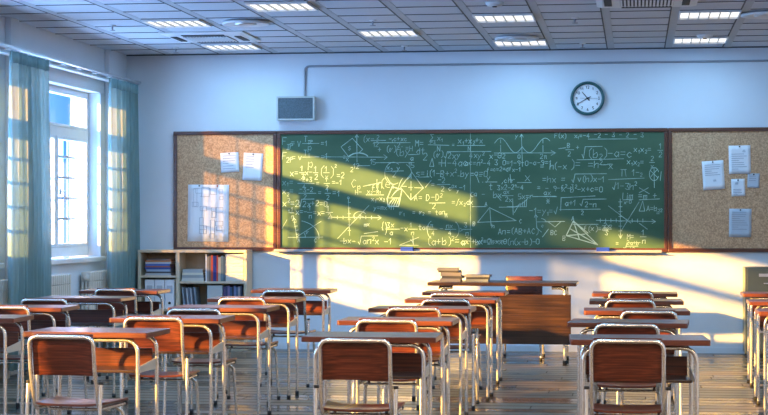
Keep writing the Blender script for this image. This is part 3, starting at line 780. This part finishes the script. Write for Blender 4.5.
paper('paper_note', 1.165, 1.735, .118, .145, .03, 'smallest grey note to the right of the others on the right corkboard', textlines(3, .3, .8, .15), 'greypaper')
paper('paper_sheet', 1.035, 1.31, .220, .285, .01, 'grey text sheet lowest on the right corkboard', textlines(9, .38, .9, .075), 'greypaper')

# clock ----------------------------------------------------------------------
ck = empty('wall_clock', (-.487, BACK, 2.575)); tag(ck, 'round wall clock with teal rim and white dial above the chalkboard', 'clock')
MB().lathe([(.135, .0), (.168, .0), (.173, .02), (.170, .045), (.158, .052), (.146, .046), (.142, .02), (.135, .018)], axis='y', seg=56).build('rim', M['teal_rim'], ck)
MB().lathe([(.0, .0), (.143, .0), (.143, .02), (.0, .02)], axis='y', seg=56, smooth=False).build('dial', M['paper'], ck)
def digits(mb, txt, cx, cz, h, y, wd):
    n = len(txt); adv = h * .72
    for i, chh in enumerate(txt):
        ox = cx + (i - (n - 1) / 2) * adv - h * .27
        for st in G[chh]:
            pts = [(ox + a / 4 * h * .55, cz + (b - 5) / 6 * h) for a, b in st]
            for (x0, z0), (x1, z1) in zip(pts, pts[1:]):
                dx, dz = x1 - x0, z1 - z0; l = math.hypot(dx, dz) or 1
                nx, nz = -dz / l * wd / 2, dx / l * wd / 2
                mb.add([(x0 + nx, y, z0 + nz), (x0 - nx, y, z0 - nz), (x1 - nx, y, z1 - nz), (x1 + nx, y, z1 + nz)], [(0, 1, 2, 3)])
for i in range(1, 13):
    nm = MB(); a = math.radians(90 - 30 * i); digits(nm, str(i), .112 * math.cos(a), .112 * math.sin(a), .026, -.0206, .0055); nm.build('numeral', M['black'], ck)
def hand(ang, l0, l1, wd, y, name):
    a = math.radians(90 - ang); d = Vector((math.cos(a), 0, math.sin(a))); n = Vector((-d.z, 0, d.x)) * wd / 2
    hh = MB(); p = [(-d * l0) - n, (-d * l0) + n, d * l1 + n * .5, d * l1 - n * .5]
    hh.hexa([(q.x, y, q.z) for q in p] + [(q.x, y - .002, q.z) for q in p]); hh.build(name, M['black'], ck)
hand(320, .03, .085, .012, -.023, 'hour_hand'); hand(241, .035, .118, .009, -.0265, 'minute_hand'); hand(92, .075, .105, .0028, -.030, 'second_hand')
MB().lathe([(.0, .02), (.009, .02), (.009, .034), (.0, .034)], axis='y', seg=16).build('hub', M['black'], ck)

# loudspeaker and its conduit --------------------------------------------------
sp = empty('wall_speaker', (-3.485, BACK, 2.37)); tag(sp, 'grey box loudspeaker on the back wall above the left end of the chalkboard', 'loudspeaker')
b = MB(); b.box(-.2, .2, -.10, -.001, 0, .25); b.build('cabinet', M['speaker_box'], sp, bevel=.008)
b = MB(); b.box(-.2, .2, -.115, -.1005, 0, .018); b.box(-.2, .2, -.115, -.1005, .232, .25); b.box(-.2, -.182, -.115, -.1005, .018, .232); b.box(.182, .2, -.115, -.1005, .018, .232)
b.build('front_frame', M['speaker_box'], sp, bevel=.003)
MB().box(-.182, .182, -.108, -.1005, .018, .232).build('grille_cloth', M['speaker_cloth'], sp)
cd = MB(); cd.tube(rounded([(-3.405, BACK - .013, 2.621), (-3.405, BACK - .013, 2.935), (RIGHT - .01, BACK - .013, 2.935)], .05), .011, 8)
co = cd.build('conduit_pipe', M['pipe']); tag(co, 'grey conduit pipe running from the loudspeaker along the top of the back wall', 'pipe')

# ------------------------------------------------------------------ desks and chairs
def make_desk():
    root = empty('student_desk', (0, 0, 0))
    W, Dd = .34, .21
    t = MB()
    pl = []
    for sx, sy in ((-1, -1), (1, -1), (1, 1), (-1, 1)):
        for q in range(4):
            a0 = {(-1, -1): 180, (1, -1): 270, (1, 1): 0, (-1, 1): 90}[(sx, sy)]
            a = math.radians(a0 + q * 30); pl.append((sx * (W - .012) + .012 * math.cos(a), sy * (Dd - .012) + .012 * math.sin(a)))
    t.prism(pl, 'z', .722, .75)
    t.build('tabletop', M['wood_top'], root, bevel=.003)
    for sy in (-1, 1):
        y = sy * .165
        fr = MB(); fr.tube(rounded([(-.275, y, .012), (-.275, y, .708), (.275, y, .708), (.275, y, .012)], .075, 8), .0108, 12)
        fo = fr.build('leg_frame', M['steel'], root)
        for sx in (-1, 1):
            MB().lathe([(.0, 0), (.0145, 0), (.0145, .03), (.0, .03)], (sx * .275, y, 0), seg=12).build('rubber_foot', M['rubber'], fo)
    MB().box(-.255, .255, -.145, .145, .535, .549).build('book_shelf', M['wood_dark'], root, bevel=.003)
    MB().box(-.255, .255, .146, .16, .535, .645).build('shelf_back_panel', M['wood'], root, bevel=.003)
    for s in (-1, 1):
        MB().prism([(-.153, .535), (.153, .535), (.153, .59), (-.153, .565)], 'x', s * .269 - .004, s * .269 + .004).build('side_bracket', M['cream_metal'], root)
    return root
def make_chair():
    root = empty('school_chair', (0, 0, 0))
    w_ = .168
    path = [(-w_, .16, .408), (-w_, -.165, .408), (-w_, -.215, .60), (-w_, -.235, .765), (w_, -.235, .765), (w_, -.215, .60), (w_, -.165, .408), (w_, .16, .408)]
    fr = MB(); fr.tube(rounded(path, [.05, .05, .045, .045, .05, .05], 7), 0.0102, 12)
    fo = fr.build('back_frame', M['steel'], root)
    for s in (-1, 1):
        MB().lathe([(.0, 0), (.0128, 0), (.0128, .022), (.0, .022)], (s * w_, .182, .408), 'y', 12).build('end_cap', M['rubber'], fo)
    def seat(s, t):
        x = (s - .5) * .385; y = -.17 + .375 * t
        q = abs(s - .5) * 2
        z = .4265 + .012 * q ** 3 - .03 * max(0, (t - .8) / .2) ** 2 * .6 - .006 * math.sin(t * 3.14)
        k = 1 - .10 * max(0, (t - .82) / .18) ** 2 - .06 * max(0, (.12 - t) / .12) ** 2
        return (x * k, y, z), (0, 0, 1)
    MB().sheet(seat, 12, 12, .012).build('seat', M['wood'], root, bevel=.002)
    def back(s, t):
        q = (s - .5) * 2; x = q * .160
        z = .575 + .205 * t
        y = -.2115 - .0205 * ((z - .6) / .165) + .0175 + .012 * (1 - q * q)
        return (x, y, z), (0, -1, 0)
    MB().sheet(back, 14, 6, .010).build('backrest', M['wood'], root, bevel=.002)
    for s in (-1, 1):
        for rear in (True, False):
            if rear: pts = [(s * .1915, -.190, .54), (s * .1915, -.200, .44), (s * .195, -.232, .012)]
            else: pts = [(s * .150, .10, .396), (s * .175, .125, .37), (s * .190, .165, .012)]
            lg = MB().tube(rounded(pts, .03, 4), .0098, 10).build('leg', M['steel'], root)
            MB().lathe([(.0, 0), (.0135, 0), (.0135, .028), (.0, .028)], (pts[-1][0], pts[-1][1], 0), seg=10).build('rubber_foot', M['rubber'], lg)
            if rear: MB().lathe([(.0, 0), (.0122, 0), (.0122, .014), (.0, .014)], (pts[0][0], pts[0][1], .535), seg=10).build('end_cap', M['rubber'], lg)
    MB().tube([(-.165, -.02, .393), (.165, -.02, .393)], .007, 8).build('cross_bar', M['steel'], root)
    return root
desk0, chair0 = make_desk(), make_chair()
used = {'d': False, 'c': False}
def place_desk(x, yfront, rz, label):
    o = desk0 if not used['d'] else copy_tree(desk0); used['d'] = True
    o.location = (x, yfront + .21, 0); o.rotation_euler = (0, 0, math.radians(rz)); tag(o, label, 'desk', 'student desks in rows')
def place_chair(x, yback, rz, label):
    o = chair0 if not used['c'] else copy_tree(chair0); used['c'] = True
    a = math.radians(rz)
    o.location = (x - .235 * math.sin(a), yback + .235 * math.cos(a), 0); o.rotation_euler = (0, 0, a); tag(o, label, 'chair', 'school chairs at the desks')
ROWN = ['in the rearmost row', 'second row from the back wall', 'in the third (middle) row', 'second row from the viewer', 'in the row nearest the viewer']
cols = {
 'far left column along the windows': [(-4.27, 14.36, 0), (-4.17, 12.95, 0), (-4.14, 11.46, 1), (-4.02, 10.18, 2)],
 'column second from the left': [(-2.88, 14.70, 1), (-2.84, 13.00, 0), (-2.77, 11.62, -1), (-2.78, 10.30, 0), (-2.84, 8.97, -2)],
 'middle column': [(-1.39, 14.42, 0), (-1.36, 13.08, 0), (-1.42, 11.69, -1), (-1.39, 10.25, 0), (-1.33, 8.80, 1)],
 'column below the clock': [(-.01, 14.39, 0), (0, 13.04, 1), (0, 11.60, 1.5), (-.04, 10.22, -3), (.01, 8.77, 3)],
 'column at the right photo edge': [(1.19, 14.50, 0), (1.15, 13.06, 0), (1.12, 11.64, 0)]}
for cn, lst in cols.items():
    for i, (x, y, r) in enumerate(lst):
        place_desk(x, y, r, 'student desk %s, %s' % (ROWN[i], cn))
chairs = {
 'far left column along the windows': [(-4.215, 14.10, 0), (-4.19, 12.25, 0), (-4.08, 11.13, 2)],
 'column second from the left': [(-2.79, 13.99, 0), (-2.82, 12.59, 0), (-2.77, 10.98, 0), (-2.76, 9.99, 2), (-2.77, 8.35, -6)],
 'middle column': [(-1.40, 13.60, 0), (-1.33, 12.50, 0), (-1.41, 11.30, 2), (-1.39, 9.92, 0), (-1.316, 8.30, 0)],
 'column below the clock': [(-.04, 14.17, 0), (-.04, 12.64, 0), (.08, 11.12, -2), (-.05, 9.70, 0), (-.04, 8.42, 0)]}
for cn, lst in chairs.items():
    for i, (x, y, r) in enumerate(lst):
        place_chair(x, y, r, 'school chair %s, %s' % (ROWN[i], cn))

# teacher's desk and chair -----------------------------------------------------
td = empty('teacher_desk', (-1.232, 16.71, 0)); tag(td, 'long dark wood teacher desk with a front panel, standing below the chalkboard', 'desk')
MB().box(-.69, .69, -.27, .39, .728, .76).build('tabletop', M['wood_dark'], td, bevel=.006)
MB().box(-.63, .638, -.224, -.206, .19, .65).build('modesty_panel', M['wood_dark'], td, bevel=.003)
for s in (-1, 1):
    fr = MB(); fr.tube(rounded([(s * .58, -.185, .012), (s * .58, -.185, .712), (s * .58, .345, .712), (s * .58, .345, .012)], .06, 8), .016, 12)
    fr.tube(rounded([(s * .58, -.185, .60), (s * .58, -.185, .711), (s * .46, -.185, .711)], .05, 6), .0155, 12)
    fo = fr.build('leg_frame', M['steel'], td)
    for y in (-.185, .345): MB().lathe([(.0, 0), (.019, 0), (.019, .04), (.0, .04)], (s * .58, y, 0), seg=12).build('rubber_foot', M['rubber'], fo)
    MB().box(s * .58 - .012, s * .58 + .012, -.2055, -.196, .30, .34).build('panel_bracket', M['cream_metal'], td)
tcx = empty('teacher_chair', (-1.085, 17.2, 0)); tag(tcx, 'orange-brown wooden chair behind the teacher desk, facing the class', 'chair')
def tback(s, t):
    q = (s - .5) * 2; return (q * .18, .24 - .03 * (1 - q * q) + .02 * t, .60 + .19 * t), (0, 1, 0)
MB().sheet(tback, 14, 5, .012).build('backrest', M['wood'], tcx, bevel=.003)
def tseat(s, t):
    return ((s - .5) * .40, -.20 + .40 * t, .455 + .008 * abs(s - .5) * 2), (0, 0, 1)
MB().sheet(tseat, 8, 8, .014).build('seat', M['wood'], tcx, bevel=.003)
fr = MB()
for s in (-1, 1): fr.tube(rounded([(s * .17, .22, .60 - .16), (s * .17, .258, .62), (s * .165, .275, .74)], .04, 5), .011, 10)
fr.tube([(-.17, .22, .438), (.17, .22, .438)], .009, 8)
fr.build('back_frame', M['steel'], tcx)
for s in (-1, 1):
    for y0, y1 in ((-.16, -.235), (.20, .255)):
        lg = MB().tube([(s * .17, y0, .446), (s * .19, y1, .012)], .011, 10).build('leg', M['steel'], tcx)
        MB().lathe([(.0, 0), (.014, 0), (.014, .03), (.0, .03)], (s * .19, y1, 0), seg=10).build('rubber_foot', M['rubber'], lg)

# books -------------------------------------------------------------------------
BC = {}
def bookmat(col, rough=.5):
    if col not in BC: BC[col] = plain('book_cover', col, rough, var=.05)
    return BC[col]
def book(loc, sx, sy, sz, col, label, group, rot=(0, 0, 0), flat=True, pages=(.27, .27, .29), name='book'):
    """sx wide, sy deep, sz high; flat: spine towards the room at -y"""
    o = empty(name, loc); o.rotation_euler = rot; tag(o, label, 'book' if name == 'book' else name.replace('_', ' '), group)
    c_ = MB(); t = min(.0035, (sz if flat else sx) * .2)
    if flat:
        c_.box(-sx / 2, sx / 2, 0, sy, 0, t); c_.box(-sx / 2, sx / 2, 0, sy, sz - t, sz); c_.box(-sx / 2, sx / 2, 0, t, t, sz - t)
        p = (-sx / 2 + .003, sx / 2 - .003, t, sy - .004, t, sz - t)
    else:
        c_.box(-sx / 2, -sx / 2 + t, 0, sy, 0, sz); c_.box(sx / 2 - t, sx / 2, 0, sy, 0, sz); c_.box(-sx / 2 + t, sx / 2 - t, 0, t, 0, sz)
        p = (-sx / 2 + t, sx / 2 - t, t, sy - .004, .002, sz - .005)
    c_.build('cover', bookmat(col), o)
    MB().box(*p).build('pages', bookmat(pages, .9), o)
    return o
z = .760
stk = [(.192, .030, (.15, .145, .17), -.010), (.190, .024, (.03, .03, .04), .004), (.192, .034, (.15, .14, .16), -.006), (.19, .016, (.025, .022, .03), -.03), (.20, .022, (.14, .14, .17), -.034)]
nmb = ['lowest', 'second lowest', 'middle', 'second from top', 'topmost']
for i, (sx, h, colr, dx) in enumerate(stk):
    book((-1.715 + dx, 16.62, z), sx, .25, h, colr, 'grey book, %s of the taller stack on the teacher desk' % nmb[i], 'books on the teacher desk', (0, 0, [.02, -.03, .05, -.04, .06][i])); z += h
z = .760
for i, (sx, h, colr, dx) in enumerate([(.21, .026, (.13, .15, .18), 0), (.215, .018, (.02, .02, .03), .005), (.235, .020, (.15, .16, .19), 0)]):
    book((-1.475 + dx, 16.62, z), sx, .24, h, colr, 'book, %s of the lower stack on the teacher desk' % ['bottom one', 'dark middle one', 'top one'][i], 'books on the teacher desk', (0, 0, [.0, .03, -.03][i])); z += h

# bookcase ---------------------------------------------------------------------
bc = empty('bookcase', (-4.53, 18.02, 0)); tag(bc, 'low pale birch bookcase against the back wall under the left corkboard', 'bookcase')
x0, x1, yf, yb_ = -.575, .575, -.14, .142
MB().box(x0, x1, yf - .004, yb_, 1.004, 1.032).build('top_board', M['shelfwood'], bc, bevel=.003)
for a, b_ in ((x0, x0 + .03), (-.172, -.132), (x1 - .03, x1)):
    MB().box(a, b_, yf, yb_, .07, 1.004).build('upright_panel', M['shelfwood'], bc, bevel=.002)
for a, b_, zz in ((x0 + .03, -.172, .745), (-.132, x1 - .03, .686), (x0 + .03, -.172, .40), (-.132, x1 - .03, .36), (x0 + .03, -.172, .07), (-.132, x1 - .03, .07)):
    MB().box(a, b_, yf + .002, yb_ - .012, zz, zz + .022).build('shelf', M['shelfwood'], bc)
MB().box(x0 + .03, x1 - .03, yb_ - .011, yb_, .08, 1.003).build('back_board', M['shelfback'], bc)
MB().box(x0 + .01, x1 - .01, yf + .02, yb_ - .02, 0, .069).build('plinth', M['shelfwood'], bc)
BO = Vector((-4.53, 18.02, 0)); YB = 17.905
# upper left: stack of magazines and folders
z = .7675
for i, (h, colr, nm_) in enumerate([(.022, (.42, .46, .50), 'light grey'), (.018, (.05, .05, .06), 'black'), (.022, (.30, .42, .56), 'pale blue'), (.022, (.03, .06, .26), 'navy'), (.014, (.35, .10, .07), 'dull red'), (.022, (.05, .14, .45), 'blue'), (.02, (.55, .58, .6), 'white'), (.012, (.55, .20, .06), 'orange'), (.018, (.16, .12, .11), 'dark brown')]):
    book((-4.895 + random.uniform(-.006, .006), YB + random.uniform(0, .01), z), .275 - .01 * (i % 3), .2, h, colr, '%s folder lying in the stack in the upper left bookcase compartment' % nm_, 'folders in the upper left compartment', name='folder'); z += h
# lower left: three white box files
for i in range(3):
    o = empty('box_file', (-4.987 + .107 * i, YB, .4225)); tag(o, 'white box file, %s of three in the lower left bookcase compartment' % ['left', 'middle', 'right'][i], 'box file', 'white box files in the bookcase')
    MB().box(-.05, .05, 0, .22, 0, .30).build('case', M['paper'], o, bevel=.003)
    MB().lathe([(.0, 0), (.014, 0), (.014, .003), (.0, .003)], (0, 0, .06), 'y', 14).build('finger_hole', M['black'], o)
    MB().box(-.03, .03, -.0015, -.0001, .16, .24).build('spine_label', M['greypaper'], o)
# upper right: flat stack, upright books, three white boxes
z = .7085
for i, (h, colr, nm_) in enumerate([(.034, (.52, .50, .45), 'lowest cream'), (.03, (.30, .32, .32), 'dark grey'), (.024, (.66, .62, .50), 'ivory'), (.036, (.40, .42, .42), 'topmost grey')]):
    book((-4.53, YB + .005, z), .235 - .008 * i, .19, h, colr, '%s book lying in the stack in the upper middle bookcase compartment' % nm_, 'flat books in the upper right compartment'); z += h
xx = -4.392
for wd_, h, colr, nm_ in [(.012, .278, (.72, .72, .72), 'thin white'), (.020, .255, (.30, .27, .25), 'grey-brown'), (.022, .262, (.16, .13, .11), 'dark brown'), (.020, .27, (.55, .07, .03), 'first bright red'), (.034, .262, (.02, .03, .20), 'navy blue'), (.018, .268, (.50, .06, .03), 'second bright red'), (.026, .25, (.42, .38, .32), 'beige'), (.026, .262, (.12, .19, .22), 'slate blue'), (.024, .255, (.06, .10, .13), 'blackish blue')]:
    book((xx + wd_ / 2, YB, .7085), wd_, .19, h, colr, '%s book standing upright in the upper right bookcase compartment' % nm_, 'upright books in the upper right compartment', flat=False); xx += wd_ + .0012
for i in range(3):
    o = empty('storage_box', (-4.085, YB - .008, .7085 + .0945 * i)); tag(o, 'pale grey storage box, %s of three stacked at the right end of the bookcase' % ['bottom', 'middle', 'top'][i], 'box', 'storage boxes in the bookcase')
    MB().box(-.093, .093, 0, .22, 0, .062).build('body', M['speaker_box'], o, bevel=.003); MB().box(-.095, .095, -.002, .222, .0625, .093).build('lid', M['speaker_box'], o, bevel=.003)
# lower right: leaning magazines, grey-green file, thin upright books
for i in range(7):
    colr = [(.30, .36, .42), (.07, .08, .10), (.42, .46, .50), (.12, .15, .20), (.36, .38, .42), (.05, .06, .08), (.25, .30, .36)][i]
    nm_ = ['first pale blue', 'first black', 'silver grey', 'dark slate', 'mid grey', 'second black', 'blue-grey'][i]
    book((-4.612 + .021 * i, YB + .004, .3855), .016, .18, .262 - .004 * (i % 3), colr, '%s magazine leaning in the lower middle bookcase compartment' % nm_, 'leaning magazines in the bookcase', rot=(0, -.10, 0), flat=False, name='magazine')
o = empty('magazine_file', (-4.295, YB, .3825)); tag(o, 'grey-green magazine file in the lower right bookcase compartment', 'file box')
MB().box(-.08, .08, 0, .2, 0, .285).build('case', M['speaker_box'], o, bevel=.003)
MB().box(-.084, -.0805, .0, .2, 0, .26).build('divider', M['dark'], o)
xx = -4.205
for i in range(9):
    colr = [(.08, .05, .14), (.04, .05, .12), (.22, .16, .30), (.04, .10, .22), (.02, .03, .05), (.16, .20, .36), (.05, .09, .16), (.30, .28, .30), (.02, .03, .06)][i]
    nm_ = ['dark purple', 'midnight blue', 'mauve', 'deep blue', 'first black', 'steel blue', 'dark teal', 'pale grey', 'second black'][i]
    book((xx + .011, YB, .3825), .0205, .18, .265 + .008 * (i % 3), colr, 'thin %s book upright in the lower right bookcase compartment' % nm_, 'thin books in the lower right compartment', flat=False); xx += .0222

# filing cabinet ------------------------------------------------------------------
fc = empty('filing_cabinet', (1.30, 17.98, 0)); tag(fc, 'grey-green steel filing cabinet below the right corkboard at the photo edge', 'cabinet')
MB().box(-.24, .24, -.215, .205, .03, .875).build('body', M['cabinet'], fc, bevel=.004)
MB().box(-.22, .22, -.2, .19, 0, .029).build('plinth', M['dark'], fc)
for i in range(3):
    zz = .05 + i * .275
    d = MB().box(-.222, .222, -.235, -.2155, zz, zz + .262).build('drawer', M['cabinet'], fc, bevel=.004)
    MB().box(-.11, .11, -.240, -.2352, zz + .185, zz + .215).build('label_holder', M['silver'], d)
    h = MB(); h.tube(rounded([(-.06, -.235, zz + .12), (-.06, -.258, zz + .12), (.06, -.258, zz + .12), (.06, -.235, zz + .12)], .01, 3), .006, 8); h.build('handle', M['silver'], d)

# ------------------------------------------------------------------ outside: neighbouring building
bd = empty('building', (-15.5, 37, -3)); tag(bd, 'bright white building seen through the window', 'building')
MB().box(-1.5, 9, 0, 8, 0, 16).build('wall', M['facade'], bd)
MB().box(3.44 - 9, 3.44, -2.5, -.01, 6.35, 16).build('wing', M['facade_blue'], bd)
for i in range(10):
    MB().box(1.2 + i * .42, 1.2 + i * .42 + .11, -.05, -.001, 1.2, 6.2).build('window', M['facade_blue'], bd)

# ------------------------------------------------------------------ light
WORLD = 7; SUN = 31.; LAMPW = 14; EXPO = 0.1
wd_ = bpy.data.worlds.new('sky'); S.world = wd_; wd_.use_nodes = True
nt = wd_.node_tree; bg = nt.nodes['Background']
tc = nt.nodes.new('ShaderNodeTexCoord'); sep = nt.nodes.new('ShaderNodeSeparateXYZ'); crp = nt.nodes.new('ShaderNodeValToRGB')
nt.links.new(tc.outputs['Generated'], sep.inputs[0]); nt.links.new(sep.outputs['Z'], crp.inputs['Fac']); nt.links.new(crp.outputs[0], bg.inputs['Color'])
hm = nt.nodes.new('ShaderNodeMath'); hm.operation = 'MULTIPLY_ADD'; hm.inputs[1].default_value = .5; hm.inputs[2].default_value = .5
nt.links.new(sep.outputs['Z'], hm.inputs[0]); nt.links.new(hm.outputs[0], crp.inputs['Fac'])
E_ = crp.color_ramp.elements                       # bright blue glow added below the horizon to light the ceiling, blue sky above
E_[0].position = .47; E_[0].color = (.62, 1.22, 2.3, 1); E_[1].position = .8; E_[1].color = (.20, .44, 1.0, 1)
e_ = E_.new(.51); e_.color = (.32, .60, 1.0, 1)
bg.inputs['Strength'].default_value = WORLD
sd = bpy.data.lights.new('low_sun', 'SUN'); sd.energy = SUN; sd.color = (1.0, .50, .08); sd.angle = math.radians(1.1)
so = bpy.data.objects.new('low_sun', sd); COL.objects.link(so); so.location = (-20, 0, 8)
so.rotation_euler = Vector((1.23, 1.0, -.31)).to_track_quat('-Z', 'Y').to_euler()
for k, j in [(a, b) for a, b, c_ in lights] + [(a, b) for a in (-7, -4, -1, 2, 5) for b in (10, 14, 18, 23, 27, 31)]:   # light of the ceiling lamps, plus unseen fill lights added further back
    ld = bpy.data.lights.new('ceiling_lamp_and_fill', 'AREA'); ld.shape = 'SQUARE'; ld.size = .44; ld.energy = LAMPW if j < 20 else 34; ld.color = (.31, .64, 1.0) if j < 20 else (1.0, .74, .50)   # cool light in front, warm fill added at the rear for the front rows
    lo = bpy.data.objects.new('ceiling_lamp_and_fill', ld); COL.objects.link(lo); lo.location = (colx(k), rowy(j), CEIL - .03)
for i, cy in enumerate(bays):     # sampling portals in the window openings (they give off no light of their own)
    ld = bpy.data.lights.new('sky_portal', 'AREA'); ld.shape = 'RECTANGLE'; ld.size = 2.4; ld.size_y = 1.75; ld.cycles.is_portal = True
    lo = bpy.data.objects.new('sky_portal', ld); COL.objects.link(lo); lo.location = (LEFT - .29, cy, 1.85)
    lo.rotation_euler = Vector((1, 0, 0)).to_track_quat('-Z', 'Y').to_euler()

# ------------------------------------------------------------------ camera
FPX = 1780.0
cam = bpy.data.cameras.new('camera'); co = bpy.data.objects.new('camera', cam); COL.objects.link(co)
cam.sensor_fit = 'HORIZONTAL'; cam.sensor_width = 36; cam.lens = 36 * FPX / 768
cam.shift_y = 13.5 / 768; cam.clip_start = .05; cam.clip_end = 300
co.location = (0, 0, 1.33); co.rotation_euler = (math.radians(90), 0, math.atan(252 / FPX))
S.camera = co
S.view_settings.view_transform = 'Standard'; S.view_settings.look = 'None'; S.view_settings.gamma = 1; S.view_settings.use_curve_mapping = False
S.view_settings.exposure = EXPO
S.cycles.use_denoising = True
S.cycles.max_bounces = 10; S.cycles.diffuse_bounces = 6; S.cycles.transparent_max_bounces = 12
S.cycles.sample_clamp_indirect = 8; S.cycles.caustics_reflective = False; S.cycles.caustics_refractive = False
